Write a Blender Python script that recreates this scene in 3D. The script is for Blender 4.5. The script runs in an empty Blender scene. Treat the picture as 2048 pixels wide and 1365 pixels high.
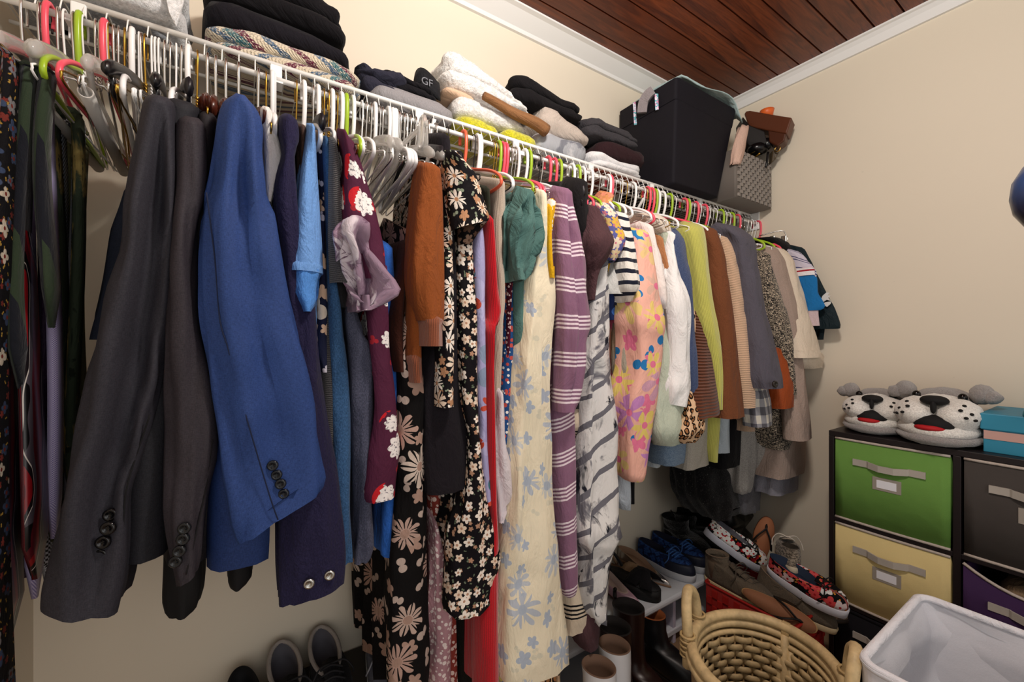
import bpy, math, random
from math import sin, cos, pi, radians
from mathutils import Vector, noise, Matrix
random.seed(7)
SC = bpy.context.scene
COL = SC.collection
# ------------------------------------------------------------------ camera
F, YAW, HC = 821.0, radians(32.8), 1.25          # focal length (px of the 2048 frame), heading, eye height
cam_d = bpy.data.cameras.new('camera'); cam = bpy.data.objects.new('camera', cam_d); COL.objects.link(cam)
cam.location = (0, 0, HC); cam.rotation_euler = (pi/2, 0, -YAW)
cam_d.sensor_width = 36; cam_d.lens = F*36/2048; cam_d.clip_start = .02
SC.camera = cam
# ------------------------------------------------------------------ world, lamps, exposure
w = bpy.data.worlds.new('world'); SC.world = w; w.use_nodes = True
w.node_tree.nodes['Background'].inputs[0].default_value = (1.0, .965, .92, 1)
w.node_tree.nodes['Background'].inputs[1].default_value = .42
SC.view_settings.view_transform = 'Standard'; SC.view_settings.look = 'None'
SC.view_settings.gamma = 1; SC.view_settings.use_curve_mapping = False
SC.view_settings.exposure = .62
def area(name, loc, rot, sx, sy, power, col):
    l = bpy.data.lights.new(name, 'AREA'); l.shape = 'RECTANGLE'; l.size = sx; l.size_y = sy
    l.energy = power; l.color = col
    o = bpy.data.objects.new(name, l); o.location = loc; o.rotation_euler = rot; COL.objects.link(o); return o
bulb = bpy.data.lights.new('ceiling_bulb_light', 'POINT'); bulb.energy = 31; bulb.color = (1, .94, .86); bulb.shadow_soft_size = .09
bo = bpy.data.objects.new('ceiling_bulb_light', bulb); bo.location = (.55, .22, 2.32); COL.objects.link(bo)
area('doorway_light', (.1, -1.6, 1.35), (radians(90), 0, radians(0)), 1.0, 1.7, 5, (1, .97, .94))
# ------------------------------------------------------------------ pixel <-> room
fx, fy, rx, ry = sin(YAW), cos(YAW), cos(YAW), -sin(YAW)
def ray(px, py):
    a = (px-1024)/F; return fx+rx*a, fy+ry*a, (682.5-py)/F
def atY(px, py, y):
    dx, dy, dz = ray(px, py); t = y/dy; return Vector((dx*t, y, HC+dz*t))
def atX(px, py, x):
    dx, dy, dz = ray(px, py); t = x/dx; return Vector((x, dy*t, HC+dz*t))
def atZ(px, py, z):
    dx, dy, dz = ray(px, py); t = (z-HC)/dz; return Vector((dx*t, dy*t, z))
XB, XC, YA, FL, ZC = 2.168, -.402, 1.35, -.02, 2.512    # right wall, left wall, back wall, floor, ceiling
ROD_Y, ROD_Z, RAIL_Y, RAIL_Z = 1.07, 1.842, 1.10, 1.892
# ------------------------------------------------------------------ objects
WL = {}
def tag(o, label=None, cat=None, group=None, kind=None):
    if label: o['label'] = label
    if cat: o['category'] = cat
    if group: o['group'] = group
    if kind: o['kind'] = kind
    return o
def thing(name, label, cat, loc=(0, 0, 0), group=None, kind=None):
    o = bpy.data.objects.new(name, None); o.empty_display_size = .05; COL.objects.link(o)
    o.location = loc; WL[o.name] = Vector(loc)
    return tag(o, label, cat, group, kind)
def mesh(name, verts, faces, mat, parent=None, uv=None, smooth=True, local=False):
    """link one mesh object; verts are room coordinates unless local"""
    vs = [Vector(v) for v in verts]
    if local: c = Vector((0, 0, 0))
    else:
        mn = [min(v[i] for v in vs) for i in range(3)]; mx = [max(v[i] for v in vs) for i in range(3)]
        c = Vector(((mn[0]+mx[0])/2, (mn[1]+mx[1])/2, mn[2]))
    me = bpy.data.meshes.new(name); me.from_pydata([tuple(v-c) for v in vs], [], faces)
    if uv:
        ul = me.uv_layers.new(name='UVMap')
        for p in me.polygons:
            for li in p.loop_indices:
                ul.data[li].uv = uv[me.loops[li].vertex_index]
    if smooth: me.polygons.foreach_set('use_smooth', [True]*len(me.polygons))
    if mat: me.materials.append(mat)
    me.update()
    o = bpy.data.objects.new(name, me); COL.objects.link(o)
    WL[o.name] = c
    if parent:
        o.parent = parent; o.location = c if local else c-WL[parent.name]
        if local: WL[o.name] = WL[parent.name]
    else: o.location = c
    return o
def inst(src, parent, loc, rot=(0, 0, 0), scale=(1, 1, 1), name=None):
    """another object sharing src's mesh, placed in room coordinates under parent"""
    o = bpy.data.objects.new(name or src.name.split('.')[0], src.data if hasattr(src, 'data') else src)
    COL.objects.link(o); o.parent = parent
    o.location = Vector(loc)-(WL[parent.name] if parent else Vector((0, 0, 0)))
    o.rotation_euler = rot; o.scale = scale; WL[o.name] = Vector(loc); return o
def copy_tree(o, loc, rotz=0, label=None, group=None):
    c = o.copy(); COL.objects.link(c); c.location = loc; c.rotation_euler = (0, 0, rotz); WL[c.name] = Vector(loc)
    for ch in list(o.children):
        d = ch.copy(); COL.objects.link(d); d.parent = c
        for g in list(ch.children):
            e = g.copy(); COL.objects.link(e); e.parent = d
    if label: c['label'] = label
    if group: c['group'] = group
    return c
def bev(o, wd=.004, seg=2):
    m = o.modifiers.new('bevel', 'BEVEL'); m.width = wd; m.segments = seg; m.limit_method = 'ANGLE'; return o
def boxv(x0, x1, y0, y1, z0, z1):
    return [(x0,y0,z0),(x1,y0,z0),(x1,y1,z0),(x0,y1,z0),(x0,y0,z1),(x1,y0,z1),(x1,y1,z1),(x0,y1,z1)]
BF = [(0,3,2,1),(4,5,6,7),(0,1,5,4),(1,2,6,5),(2,3,7,6),(3,0,4,7)]
def box(name, x0, x1, y0, y1, z0, z1, mat, parent=None, b=.004):
    v = boxv(x0, x1, y0, y1, z0, z1)
    o = mesh(name, v, BF, mat, parent, smooth=False)
    return bev(o, b) if b else o
class MB:
    """collects shapes into one mesh"""
    def __init__(s): s.v, s.f, s.uv = [], [], []
    def add(s, v, f, uv=None):
        n = len(s.v); s.v += [Vector(p) for p in v]; s.f += [tuple(i+n for i in q) for q in f]
        s.uv += uv if uv else [(p[0], p[2]) for p in v]; return s
    def tube(s, pts, r, n=8, closed=False, flat=1.0, up=None):
        pts = [Vector(p) for p in pts]; m = len(pts)
        rr = r if isinstance(r, (list, tuple)) else [r]*m
        v, uv, L = [], [], 0
        prev = None
        for i, p in enumerate(pts):
            a = pts[i-1] if (i or closed) else p; b = pts[(i+1) % m] if (i < m-1 or closed) else p
            d = (b-a); d = d.normalized() if d.length > 1e-9 else Vector((0, 0, 1))
            if prev is None:
                u = up or (Vector((0, 0, 1)) if abs(d.z) < .9 else Vector((1, 0, 0)))
                x = d.cross(Vector(u)).normalized()
            else:
                x = prev-d*prev.dot(d); x = x.normalized() if x.length > 1e-6 else d.orthogonal().normalized()
            prev = x; y = d.cross(x)
            if i: L += (p-pts[i-1]).length
            for k in range(n):
                t = 2*pi*k/n; v.append(p+x*cos(t)*rr[i]*flat+y*sin(t)*rr[i]); uv.append((k/n*2*pi*rr[i], L))
        f = []
        for i in range(m if closed else m-1):
            for k in range(n):
                j = (i+1) % m
                f.append((i*n+k, i*n+(k+1) % n, j*n+(k+1) % n, j*n+k))
        if not closed: f += [tuple(range(n))[::-1], tuple((m-1)*n+k for k in range(n))]
        return s.add(v, f, uv)
    def box(s, x0, x1, y0, y1, z0, z1): return s.add(boxv(x0, x1, y0, y1, z0, z1), BF)
    def ell(s, c, r, n=12, m=8, rot=None):
        v, f = [], []
        for i in range(m+1):
            p = pi*i/m
            for k in range(n):
                t = 2*pi*k/n; q = Vector((r[0]*sin(p)*cos(t), r[1]*sin(p)*sin(t), r[2]*cos(p)))
                if rot: q = rot @ q
                v.append(Vector(c)+q)
        for i in range(m):
            for k in range(n): f.append((i*n+k, (i+1)*n+k, (i+1)*n+(k+1) % n, i*n+(k+1) % n))
        return s.add(v, f)
    def loft(s, rings, cap0=True, cap1=True, closed=True):
        n = len(rings[0]); v = [p for r in rings for p in r]; f = []; uv = []
        vv = 0
        for i, r in enumerate(rings):
            if i: vv += (sum((Vector(p) for p in r), Vector())/n-sum((Vector(p) for p in rings[i-1]), Vector())/n).length
            us = [0]
            for k in range(1, n): us.append(us[-1]+(Vector(r[k])-Vector(r[k-1])).length)
            uv += [(us[k]-us[n//2]+1.5, -vv) for k in range(n)]
        for i in range(len(rings)-1):
            for k in range(n if closed else n-1):
                a = i*n; b = a+n; k2 = (k+1) % n
                f.append((a+k, b+k, b+k2, a+k2))
        def cap(o, flip):
            out = []
            for i in range(n//2):
                a, b, c, d = o+i, o+(i+1), o+(n-i-1) % n, o+(n-i) % n
                q = (a, b, c, d) if i else (a, b, c)
                if len(set(q)) < len(q): q = tuple(dict.fromkeys(q))
                if len(q) > 2: out.append(q[::-1] if flip else q)
            return out
        if cap0: f += cap(0, False)
        if cap1: f += cap((len(rings)-1)*n, True)
        return s.add(v, f, uv)
    def build(s, name, mat, parent=None, smooth=True, local=False):
        return mesh(name, s.v, s.f, mat, parent, s.uv, smooth, local)
def cat(pts, n=6, closed=False):
    """Catmull-Rom through points"""
    P = [Vector(p) for p in pts]; m = len(P); out = []
    for i in range(m if closed else m-1):
        p0 = P[i-1] if (i or closed) else P[0]; p1 = P[i]; p2 = P[(i+1) % m]
        p3 = P[(i+2) % m] if (i+2 < m or closed) else P[-1]
        for k in range(n):
            t = k/n
            out.append(.5*((2*p1)+(p2-p0)*t+(2*p0-5*p1+4*p2-p3)*t*t+(3*p1-p0-3*p2+p3)*t**3))
    if not closed: out.append(P[-1])
    return out
# ------------------------------------------------------------------ materials
def srgb(c):
    if isinstance(c, str):
        c = tuple(int(c[i:i+2], 16)/255 for i in (0, 2, 4))
    return tuple(((x/12.92) if x <= .04045 else ((x+.055)/1.055)**2.4) for x in c[:3])+(1,)
class S:
    """a socket with arithmetic"""
    def __init__(s, m, k): s.m, s.k = m, k
    def __add__(s, o): return s.m.math('ADD', s, o)
    def __sub__(s, o): return s.m.math('SUBTRACT', s, o)
    def __rsub__(s, o): return s.m.math('SUBTRACT', o, s)
    def __mul__(s, o): return s.m.math('MULTIPLY', s, o)
    def __truediv__(s, o): return s.m.math('DIVIDE', s, o)
    def lt(s, o): return s.m.math('LESS_THAN', s, o)
    def gt(s, o): return s.m.math('GREATER_THAN', s, o)
    def frac(s): return s.m.math('FRACT', s, 0)
    def floor(s): return s.m.math('FLOOR', s, 0)
    def abs(s): return s.m.math('ABSOLUTE', s, 0)
    def sin(s): return s.m.math('SINE', s, 0)
    def max(s, o): return s.m.math('MAXIMUM', s, o)
    def min(s, o): return s.m.math('MINIMUM', s, o)
    def step(s, a, b):      # smooth 0..1 between a and b
        n = s.m.nt.nodes.new('ShaderNodeMapRange'); n.interpolation_type = 'SMOOTHSTEP'
        s.m.put(n.inputs[0], s); n.inputs[1].default_value = a; n.inputs[2].default_value = b
        return S(s.m, n.outputs[0])
class Mat:
    def __init__(s, name, rough=.85, spec=.25, metal=0, sheen=0, coat=0):
        s.mat = bpy.data.materials.new(name); s.mat.use_nodes = True; s.nt = s.mat.node_tree
        s.b = s.nt.nodes['Principled BSDF']; s.b.inputs['Roughness'].default_value = rough
        s.b.inputs['Specular IOR Level'].default_value = spec; s.b.inputs['Metallic'].default_value = metal
        s.b.inputs['Sheen Weight'].default_value = sheen; s.b.inputs['Coat Weight'].default_value = coat
        s._uv = None
    def put(s, inp, v):
        if isinstance(v, S): s.nt.links.new(v.k, inp)
        elif isinstance(v, (tuple, list)): inp.default_value = v if len(v) == 4 else (*v, 1)
        else: inp.default_value = v
    def math(s, op, a, b=0, c=None):
        n = s.nt.nodes.new('ShaderNodeMath'); n.operation = op; s.put(n.inputs[0], a); s.put(n.inputs[1], b)
        if c is not None: s.put(n.inputs[2], c)
        return S(s, n.outputs[0])
    def uv(s, sx=1, sy=1):
        if not s._uv:
            n = s.nt.nodes.new('ShaderNodeUVMap'); s._uv = n.outputs[0]
        if sx == 1 and sy == 1: return S(s, s._uv)
        m = s.nt.nodes.new('ShaderNodeMapping'); s.nt.links.new(s._uv, m.inputs[0]); m.inputs['Scale'].default_value = (sx, sy, 1)
        return S(s, m.outputs[0])
    def obj(s, sc=(1, 1, 1)):
        n = s.nt.nodes.new('ShaderNodeTexCoord'); m = s.nt.nodes.new('ShaderNodeMapping')
        s.nt.links.new(n.outputs['Object'], m.inputs[0]); m.inputs['Scale'].default_value = sc
        return S(s, m.outputs[0])
    def sep(s, v):
        n = s.nt.nodes.new('ShaderNodeSeparateXYZ'); s.nt.links.new(v.k, n.inputs[0]); return [S(s, n.outputs[i]) for i in range(3)]
    def comb(s, x, y, z=0):
        n = s.nt.nodes.new('ShaderNodeCombineXYZ'); s.put(n.inputs[0], x); s.put(n.inputs[1], y); s.put(n.inputs[2], z)
        return S(s, n.outputs[0])
    def noise(s, vec, scale, detail=2, rough=.5, dist=0):
        n = s.nt.nodes.new('ShaderNodeTexNoise'); s.put(n.inputs['Vector'], vec); n.inputs['Scale'].default_value = scale
        n.inputs['Detail'].default_value = detail; n.inputs['Roughness'].default_value = rough; n.inputs['Distortion'].default_value = dist
        return S(s, n.outputs[0])
    def vor(s, vec, scale, rnd=1, feature='F1'):
        n = s.nt.nodes.new('ShaderNodeTexVoronoi'); n.voronoi_dimensions = '2D'; n.feature = feature
        s.put(n.inputs['Vector'], vec); n.inputs['Scale'].default_value = scale; n.inputs['Randomness'].default_value = rnd
        o = n.outputs
        return S(s, o['Distance'])*(1/scale), S(s, o['Color']) if 'Color' in o else None, S(s, o['Position']) if 'Position' in o else None
    def mix(s, f, a, b):
        n = s.nt.nodes.new('ShaderNodeMix'); n.data_type = 'RGBA'; s.put(n.inputs[0], f)
        s.put(n.inputs[6], a); s.put(n.inputs[7], b); return S(s, n.outputs[2])
    def vsub(s, a, b):
        n = s.nt.nodes.new('ShaderNodeVectorMath'); n.operation = 'SUBTRACT'; s.nt.links.new(a.k, n.inputs[0]); s.nt.links.new(b.k, n.inputs[1])
        return S(s, n.outputs[0])
    def col(s, c): s.put(s.b.inputs['Base Color'], c if isinstance(c, S) else (srgb(c) if isinstance(c, str) else c)); return s
    def bump(s, h, st=.3, d=.002):
        n = s.nt.nodes.new('ShaderNodeBump'); n.inputs['Strength'].default_value = st; n.inputs['Distance'].default_value = d
        s.put(n.inputs['Height'], h); s.nt.links.new(n.outputs[0], s.b.inputs['Normal']); return s
    def flower(s, vec, scale, npet=5, size=.42, rnd=.8, soft=.03, depth=.45):
        """petal mask, radius and per-flower random value"""
        d, c, p = s.vor(vec, scale, rnd)
        q = s.vsub(vec, p); x, y, _ = s.sep(q); r = d
        rr, g, bb = [S(s, k) for k in s._sepc(c)]
        a = s.math('ARCTAN2', y, x)
        pet = (((a*(npet/2)+rr*6).sin().abs())*depth+(1-depth))*(g*.45+.6)*size
        return (pet-r).step(0, soft), r, rr, a
    def _sepc(s, c):
        n = s.nt.nodes.new('ShaderNodeSeparateColor'); s.nt.links.new(c.k, n.inputs[0]); return [n.outputs[i] for i in range(3)]
MATS = {}
def memo(fn):
    def g(*a, **k):
        key = (fn.__name__, a, tuple(sorted(k.items())))
        if key not in MATS: MATS[key] = fn(*a, **k)
        return MATS[key]
    return g
def weave(m, sc=900, st=.4, d=.0025): return m.bump(m.noise(m.uv(1, .35), 24, 4, .62, .5)*9+m.noise(m.uv(1, .6), sc, 2)*.5, st, d)
@memo
def plain(c, rough=.5, metal=0, spec=.4, coat=0):
    m = Mat('plain_'+c, rough, spec, metal, coat=coat); return m.col(c).mat
@memo
def cloth(c, heather=.12, rough=.9, sheen=.04, sc=500, c2=None):
    m = Mat('cloth_'+c, rough, .15, sheen=sheen); a = srgb(c)
    n = m.noise(m.uv(1, .45), sc, 3, .7)
    lo = tuple(x*(1-heather) for x in a[:3])+(1,); hi = srgb(c2) if c2 else tuple(min(1, x*(1+heather)+.012*heather) for x in a[:3])+(1,)
    m.col(m.mix(n.step(.3, .7), lo, hi)); wk = m.noise(m.uv(1, .4), 26, 4, .62, .5); return m.bump(wk*9+m.noise(m.uv(1, .6), sc*1.6, 2)*.5, .5, .0028).mat
@memo
def canvas(c, rough=.85):
    m = Mat('canvas_'+c, rough, .2); a = srgb(c); n = m.noise(m.obj((1, 1, 1)), 300, 3, .7); k = m.noise(m.obj(), 7, 3)
    m.col(m.mix(n*.5+k*.5, tuple(x*.93 for x in a[:3])+(1,), tuple(min(1, x*1.07) for x in a[:3])+(1,))); return m.bump(k*6+n*.3, .35, .004).mat
@memo
def knit(c, sx=0, sy=180, heather=.15, st=.8, c2=None, dist=.004):
    """ribbed or cable knit: ribs across u (sx) or v (sy)"""
    m = Mat('knit_'+c, .95, .1, sheen=.3); a = srgb(c); u, v, _ = m.sep(m.uv())
    n = m.noise(m.uv(), 420, 2, .7); h = None
    wob = m.noise(m.uv(), 30, 1)*1.2
    if sx: h = (u*(sx*6.283)+wob).sin()
    if sy:
        k = (v*(sy*6.283)+wob).sin(); h = k if h is None else h*k
    lo = tuple(x*(.78-heather) for x in a[:3])+(1,); hi = srgb(c2) if c2 else tuple(min(1, x*(1+heather)) for x in a[:3])+(1,)
    m.col(m.mix((h*.16+n).step(.15, .85), lo, hi)); return m.bump(h+n*.5, st, dist).mat
@memo
def suiting(c):
    m = Mat('suiting_'+c, .7, .25, sheen=.0); a = srgb(c); u, v, _ = m.sep(m.uv())
    g = m.noise(m.uv(1, .12), 1100, 2, .8)*.5+m.noise(m.uv(.12, 1), 1100, 2, .8)*.5
    m.col(m.mix(g.step(.36, .64), tuple(x*.72 for x in a[:3])+(1,), tuple(x*1.25+.004 for x in a[:3])+(1,)))
    wk = m.noise(m.uv(1, .3), 12, 2, .5, .4); return m.bump(wk*8+g*.5, .4, .002).mat
@memo
def floral(bg, c1, c2, leaf, scale=14, npet=5, size=.5, c3=None, lines=0, rough=.85, scale2=None, depth=.45):
    m = Mat('floral_'+bg+c1, rough, .15); uv = m.uv()
    wv = m.noise(uv, 9, 2); u, v, _ = m.sep(uv)
    d = m.comb(u+wv*.02, v+wv*.03)
    base = srgb(bg)
    f3, r3, q3, _ = m.flower(d, (scale2 or scale*1.9), 2, size*.62/(scale2 or scale*1.9)*1.0, .9, .0015, .8)
    c = m.mix(f3*q3.gt(.35), base, srgb(leaf))
    f2, r2, q2, a2 = m.flower(m.comb(u+.37, v+.21), scale*1.45, 5, size*.75/(scale*1.45), .9, .0015, depth)
    c = m.mix(f2*q2.gt(.4), c, srgb(c2))
    f1, r1, q1, a1 = m.flower(m.comb(u+wv*.012, v), scale, npet, size/scale, .75, .0015, depth)
    cc = m.mix(q1.step(.3, .7), srgb(c1), srgb(c3 or c2))
    if lines: cc = m.mix((a1*lines).sin().step(.55, .8)*(r1*scale).gt(.12), cc, base)
    cc = m.mix((r1*scale).lt(.1), cc, srgb(c2))
    c = m.mix(f1*q1.gt(.12), c, cc)
    m.col(c); return weave(m).mat
@memo
def dots(bg, c1, scale=60, r=.22, c2=None, rnd=1):
    m = Mat('dots_'+bg, .88, .15); d, c, _ = m.vor(m.uv(), scale, rnd); q = S(m, m._sepc(c)[0]); k = (d*scale).lt((q+.3)*r)
    m.col(m.mix(k, srgb(bg), m.mix(q.gt(.6), srgb(c1), srgb(c2 or c1)))); return weave(m).mat
@memo
def stripes(bg, c1, period, edges, rough=.88, wob=.003, tilt=0.0, heather=.1):
    """edges: ((lo,hi),...) fractions of the period along v"""
    m = Mat('stripes_'+bg, rough, .15, sheen=.15); u, v, _ = m.sep(m.uv())
    t = ((v+u*tilt+m.noise(m.uv(), 14, 1)*wob)/period).frac(); k = None
    for lo, hi in edges:
        b = t.gt(lo)*t.lt(hi); k = b if k is None else k.max(b)
    n = m.noise(m.uv(), 500, 2); bgc = m.mix(n, tuple(x*(1-heather) for x in srgb(bg)[:3])+(1,), tuple(min(1, x*(1+heather)) for x in srgb(bg)[:3])+(1,))
    m.col(m.mix(k, bgc, srgb(c1))); return weave(m, 700, .4).mat
@memo
def tiedye(bg, c1, c2, scale=9, bands=True):
    m = Mat('tiedye_'+bg, .85, .15); uv = m.uv(1, .55); n = m.noise(uv, scale, 5, .62, .6)
    c = m.mix(n.step(.52, .6), srgb(bg), srgb(c1)); n2 = m.noise(m.uv(1, .7), scale*1.7, 5, .6, .8)
    c = m.mix(n2.step(.57, .63), c, srgb(c2))
    if bands:
        u, v, _ = m.sep(m.uv()); t = ((v+u*.7+n*.02)*11).frac(); c = m.mix(t.lt(.2), c, srgb(c1))
    m.col(c); return weave(m).mat
@memo
def tweed(a, b, sx=120, sy=160, thr=.5, dist=1.5):
    m = Mat('tweed_'+a+b, .95, .1, sheen=.2); n = m.noise(m.uv(sx, sy), 1, 3, .8, dist)
    m.col(m.mix(n.step(thr-.04, thr+.04), srgb(a), srgb(b))); return m.bump(n, .6, .003).mat
@memo
def checks(a, b, s=90, sy=None):
    m = Mat('checks_'+a, .55, .35); u, v, _ = m.sep(m.uv()); sy = sy or s
    k = ((u*s).frac().gt(.5)-(v*sy).frac().gt(.5)).abs()
    m.col(m.mix(k, srgb(a), srgb(b))); return m.bump(k, .15, .001).mat
@memo
def plaid(a, b, c, s=14):
    m = Mat('plaid_'+a, .92, .12, sheen=.2); u, v, _ = m.sep(m.uv()); h = (u*s*1.4).frac().gt(.5)*.5+(v*s).frac().gt(.5)*.5
    m.col(m.mix(h.gt(.7), m.mix(h.gt(.3), srgb(a), srgb(b)), srgb(c))); return weave(m).mat
@memo
def leopard(s=55):
    m = Mat('leopard', .85, .15); uv = m.uv(1, .7); n = m.noise(uv, 40, 2); u, v, _ = m.sep(uv)
    d, c, _ = m.vor(m.comb(u+n*.012, v+n*.012), s, .85); k = d*s
    col = m.mix(k.lt(.42), srgb('dcb894'), srgb('17100c')); col = m.mix(k.lt(.22), col, srgb('9a6a44'))
    m.col(col); return weave(m).mat
@memo
def swirl_tie():
    m = Mat('swirl_silk', .32, .5); u, v, _ = m.sep(m.uv()); n = m.noise(m.uv(), 6, 1)
    t = (u*24+(v*9+n*3).sin()*.75+v*1.2).frac()
    c = m.mix(t.gt(.28), srgb('0e0b0e'), srgb('53111c')); c = m.mix(t.gt(.62), c, srgb('8c141c')); c = m.mix(t.gt(.84), c, srgb('1a1418'))
    c = m.mix(t.gt(.97), c, srgb('cfc8c0')); c = m.mix((v*1.4+n).frac().gt(.7)*t.lt(.28), c, srgb('4a444c'))
    m.col(c); return m.mat
@memo
def zig_sweater():
    m = Mat('patterned_knit', .97, .08, sheen=.3); u, v, _ = m.sep(m.uv())
    z = ((v*13).frac()-.5).abs()*2; t = (u*9+z*.55).frac(); row = (v*13).floor(); n = m.noise(m.uv(1, 2.5), 170, 2, .8)
    c = m.mix(t.lt(.22), srgb('d9cbb2'), srgb('6b2740')); c = m.mix(t.gt(.5)*t.lt(.7), c, srgb('4f6a86'))
    c = m.mix(((u*4.5+row*.5).frac().gt(.78))*t.gt(.72), c, srgb('3f7079')); c = m.mix(n.gt(.56), c, srgb('e3d8c4')); c = m.mix(n.lt(.37), c, srgb('3a2f45'))
    m.col(c); return m.bump(n+(u*900).sin()*.3, .8, .004).mat
@memo
def motif_print(bg, scale=11):
    """white rosettes with a red patch on dark cotton"""
    m = Mat('motif_'+bg, .8, .2); uv = m.uv(); f, r, q, a = m.flower(uv, scale, 9, .34/scale, .55, .002, .25)
    d, c, p = m.vor(uv, scale, .55); x, y, _ = m.sep(m.vsub(uv, p)); n = m.noise(uv, 160, 3)
    red = ((x*scale*(q-.6)*3+y*scale*.3+n*.12).gt(.18))*((d*scale).lt(.33))
    ring = m.math('MULTIPLY', (d*scale).lt(.40), (n*.5+.2).gt(.38)*0+1)
    base = m.mix(m.noise(uv, 300, 2), srgb(bg), tuple(x*1.25 for x in srgb(bg)[:3])+(1,))
    f2, r2, q2, _ = m.flower(m.comb(m.sep(uv)[0]+.043, m.sep(uv)[1]+.05), scale*1.3, 3, .16/scale, .7, .002, .6)
    base = m.mix(f2*q2.gt(.3), base, srgb('a02430'))
    f = f*q.gt(.25); col = m.mix(f, base, m.mix(n.gt(.58), srgb('efe9e6'), srgb('8f8a90'))); col = m.mix(red*q.gt(.25), col, srgb('c8202a'))
    m.col(col); return weave(m).mat
@memo
def wood():
    m = Mat('stained_plank', .38, .45); o = m.obj((1.2, 14, 14)); x, y, z = m.sep(m.obj())
    n = m.noise(o, 3, 4, .6, 1.2); info = m.nt.nodes.new('ShaderNodeObjectInfo'); q = S(m, info.outputs['Random'])
    g = m.noise(m.obj((2, 60, 60)), 4, 3, .7)
    c = m.mix(n.step(.3, .72), srgb('4a1e10'), srgb('8a4522')); c = m.mix(q*.55, c, srgb('5a2814')); c = m.mix(g.step(.6, .75)*.5, c, srgb('2a0f08'))
    m.col(c); return m.bump(g, .15, .001).mat
@memo
def wallpaint(c, scuff=0):
    m = Mat('paint_'+c, .55, .3); o = m.obj(); n = m.noise(o, 2.2, 3); a = srgb(c)
    cc = m.mix(n, tuple(x*.97 for x in a[:3])+(1,), tuple(min(1, x*1.03) for x in a[:3])+(1,))
    if scuff:
        s = m.noise(m.obj((9, 9, 30)), 1.3, 4, .7, .5); cc = m.mix(s.step(.72, .78)*.35, cc, tuple(x*.55 for x in a[:3])+(1,))
    m.col(cc); return m.bump(m.noise(o, 160, 2), .06, .001).mat
@memo
def fur(c, sc=260, st=1.0, c2=None):
    m = Mat('fur_'+c, 1, .05, sheen=.6); o = m.obj(); n = m.noise(o, sc, 3, .75, .4); a = srgb(c)
    m.col(m.mix(n.step(.3, .7), tuple(x*.72 for x in a[:3])+(1,), srgb(c2) if c2 else tuple(min(1, x*1.15) for x in a[:3])+(1,)))
    return m.bump(n, st, .006).mat
@memo
def clear_plastic(c='e8e6e2'):
    m = Mat('clear_plastic', .12, .5); m.col(c); m.b.inputs['Transmission Weight'].default_value = .55; m.b.inputs['Alpha'].default_value = .8; return m.mat
@memo
def rattan(c='c6ad80'):
    m = Mat('rattan_'+c, .5, .35); n = m.noise(m.obj((6, 6, 6)), 4, 3, .7); k = m.noise(m.obj((40, 40, 40)), 3, 3, .7); a = srgb(c)
    cc = m.mix(n.step(.3, .75), tuple(x*.75 for x in a[:3])+(1,), tuple(min(1, x*1.18) for x in a[:3])+(1,)); cc = m.mix(k.step(.68, .74)*.6, cc, srgb('5a3d20'))
    m.col(cc); return m.bump(k, .2, .001).mat
WHITE_PL, WHITE_W = plain('f2f2f0', .35), plain('f4f4f2', .4)
HK = {'W': plain('f4f4f4', .3), 'G': plain('9fc02e', .3), 'P': plain('f0566a', .3), 'c': plain('ee6a4c', .3), 'K': plain('16141a', .4),
      'w': plain('f2f2f2', .35), 't': plain('f2f2f2', .35), 's': plain('c9c7c4', .25, 1.0), 'g': plain('b08a3c', .3, 1.0),
      'b': plain('2a2628', .4, .6), 'C': clear_plastic(), 'R': plain('4a2014', .3), 'Q': clear_plastic(), 'B': plain('131114', .3), 'T': plain('f2f2f2', .35)}
# ================================================================== the room
WALL = wallpaint('e4d9c6', 1)
def struct(o): o['kind'] = 'structure'; return o
struct(box('wall_back', XC-.1, XB+.1, YA, YA+.08, FL, ZC+.05, WALL, b=0))
struct(box('wall_right', XB, XB+.08, -1.7, YA, FL, ZC+.05, WALL, b=0))
struct(box('wall_left', XC-.08, XC, .25, YA, FL, ZC+.05, WALL, b=0))
struct(box('floor', XC-.1, XB+.1, -1.7, YA+.1, FL-.05, FL, wallpaint('8a6f54'), b=0))
ceil = struct(thing('ceiling', None, None, (0, 0, ZC)))
pm = box('ceiling_backing', XC-.1, XB+.1, -1.7, YA+.1, ZC+.02, ZC+.05, plain('140805', .8), ceil, b=0)
pl = None; y = 1.314
while y > -1.5:
    if pl is None:
        pl = box('plank', XC-.08, XB+.05, y, y+.083, ZC, ZC+.02, wood(), ceil, b=.004); pl0 = y
    else: inst(pl, ceil, WL['plank']+Vector((0, y-pl0, 0)))
    y -= .0892
def crown(name, run, p, h):
    prof = [(0, 0), (.012, 0), (.018, h*.22), (p*.55, h*.55), (p*.8, h*.8), (p, h*.86), (p, h), (0, h)]
    a, b = run; mb = MB(); rings = []
    for x, yy, nx, ny in (a, b): rings.append([(x+nx*q, yy+ny*q, ZC-h+k) for q, k in prof])
    v = rings[0]+rings[1]; n = len(prof)
    f = [(k, (k+1) % n, n+(k+1) % n, n+k) for k in range(n)]+[tuple(range(n))[::-1], tuple(range(n, 2*n))]
    o = mesh(name, v, f, plain('ecebea', .45), smooth=False); return struct(o)
crown('trim_1', ((XC, YA, 0, -1), (XB, YA, 0, -1)), .085, .05)
crown('trim_2', ((XB, YA, -1, 0), (XB, -1.7, -1, 0)), .05, .05)
struct(box('baseboard_right', XB-.014, XB, -1.0, YA, FL, FL+.09, plain('e8e6e2', .45)))
struct(box('baseboard_back', XC, XB, YA-.014, YA, FL, FL+.09, plain('e8e6e2', .45)))

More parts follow.
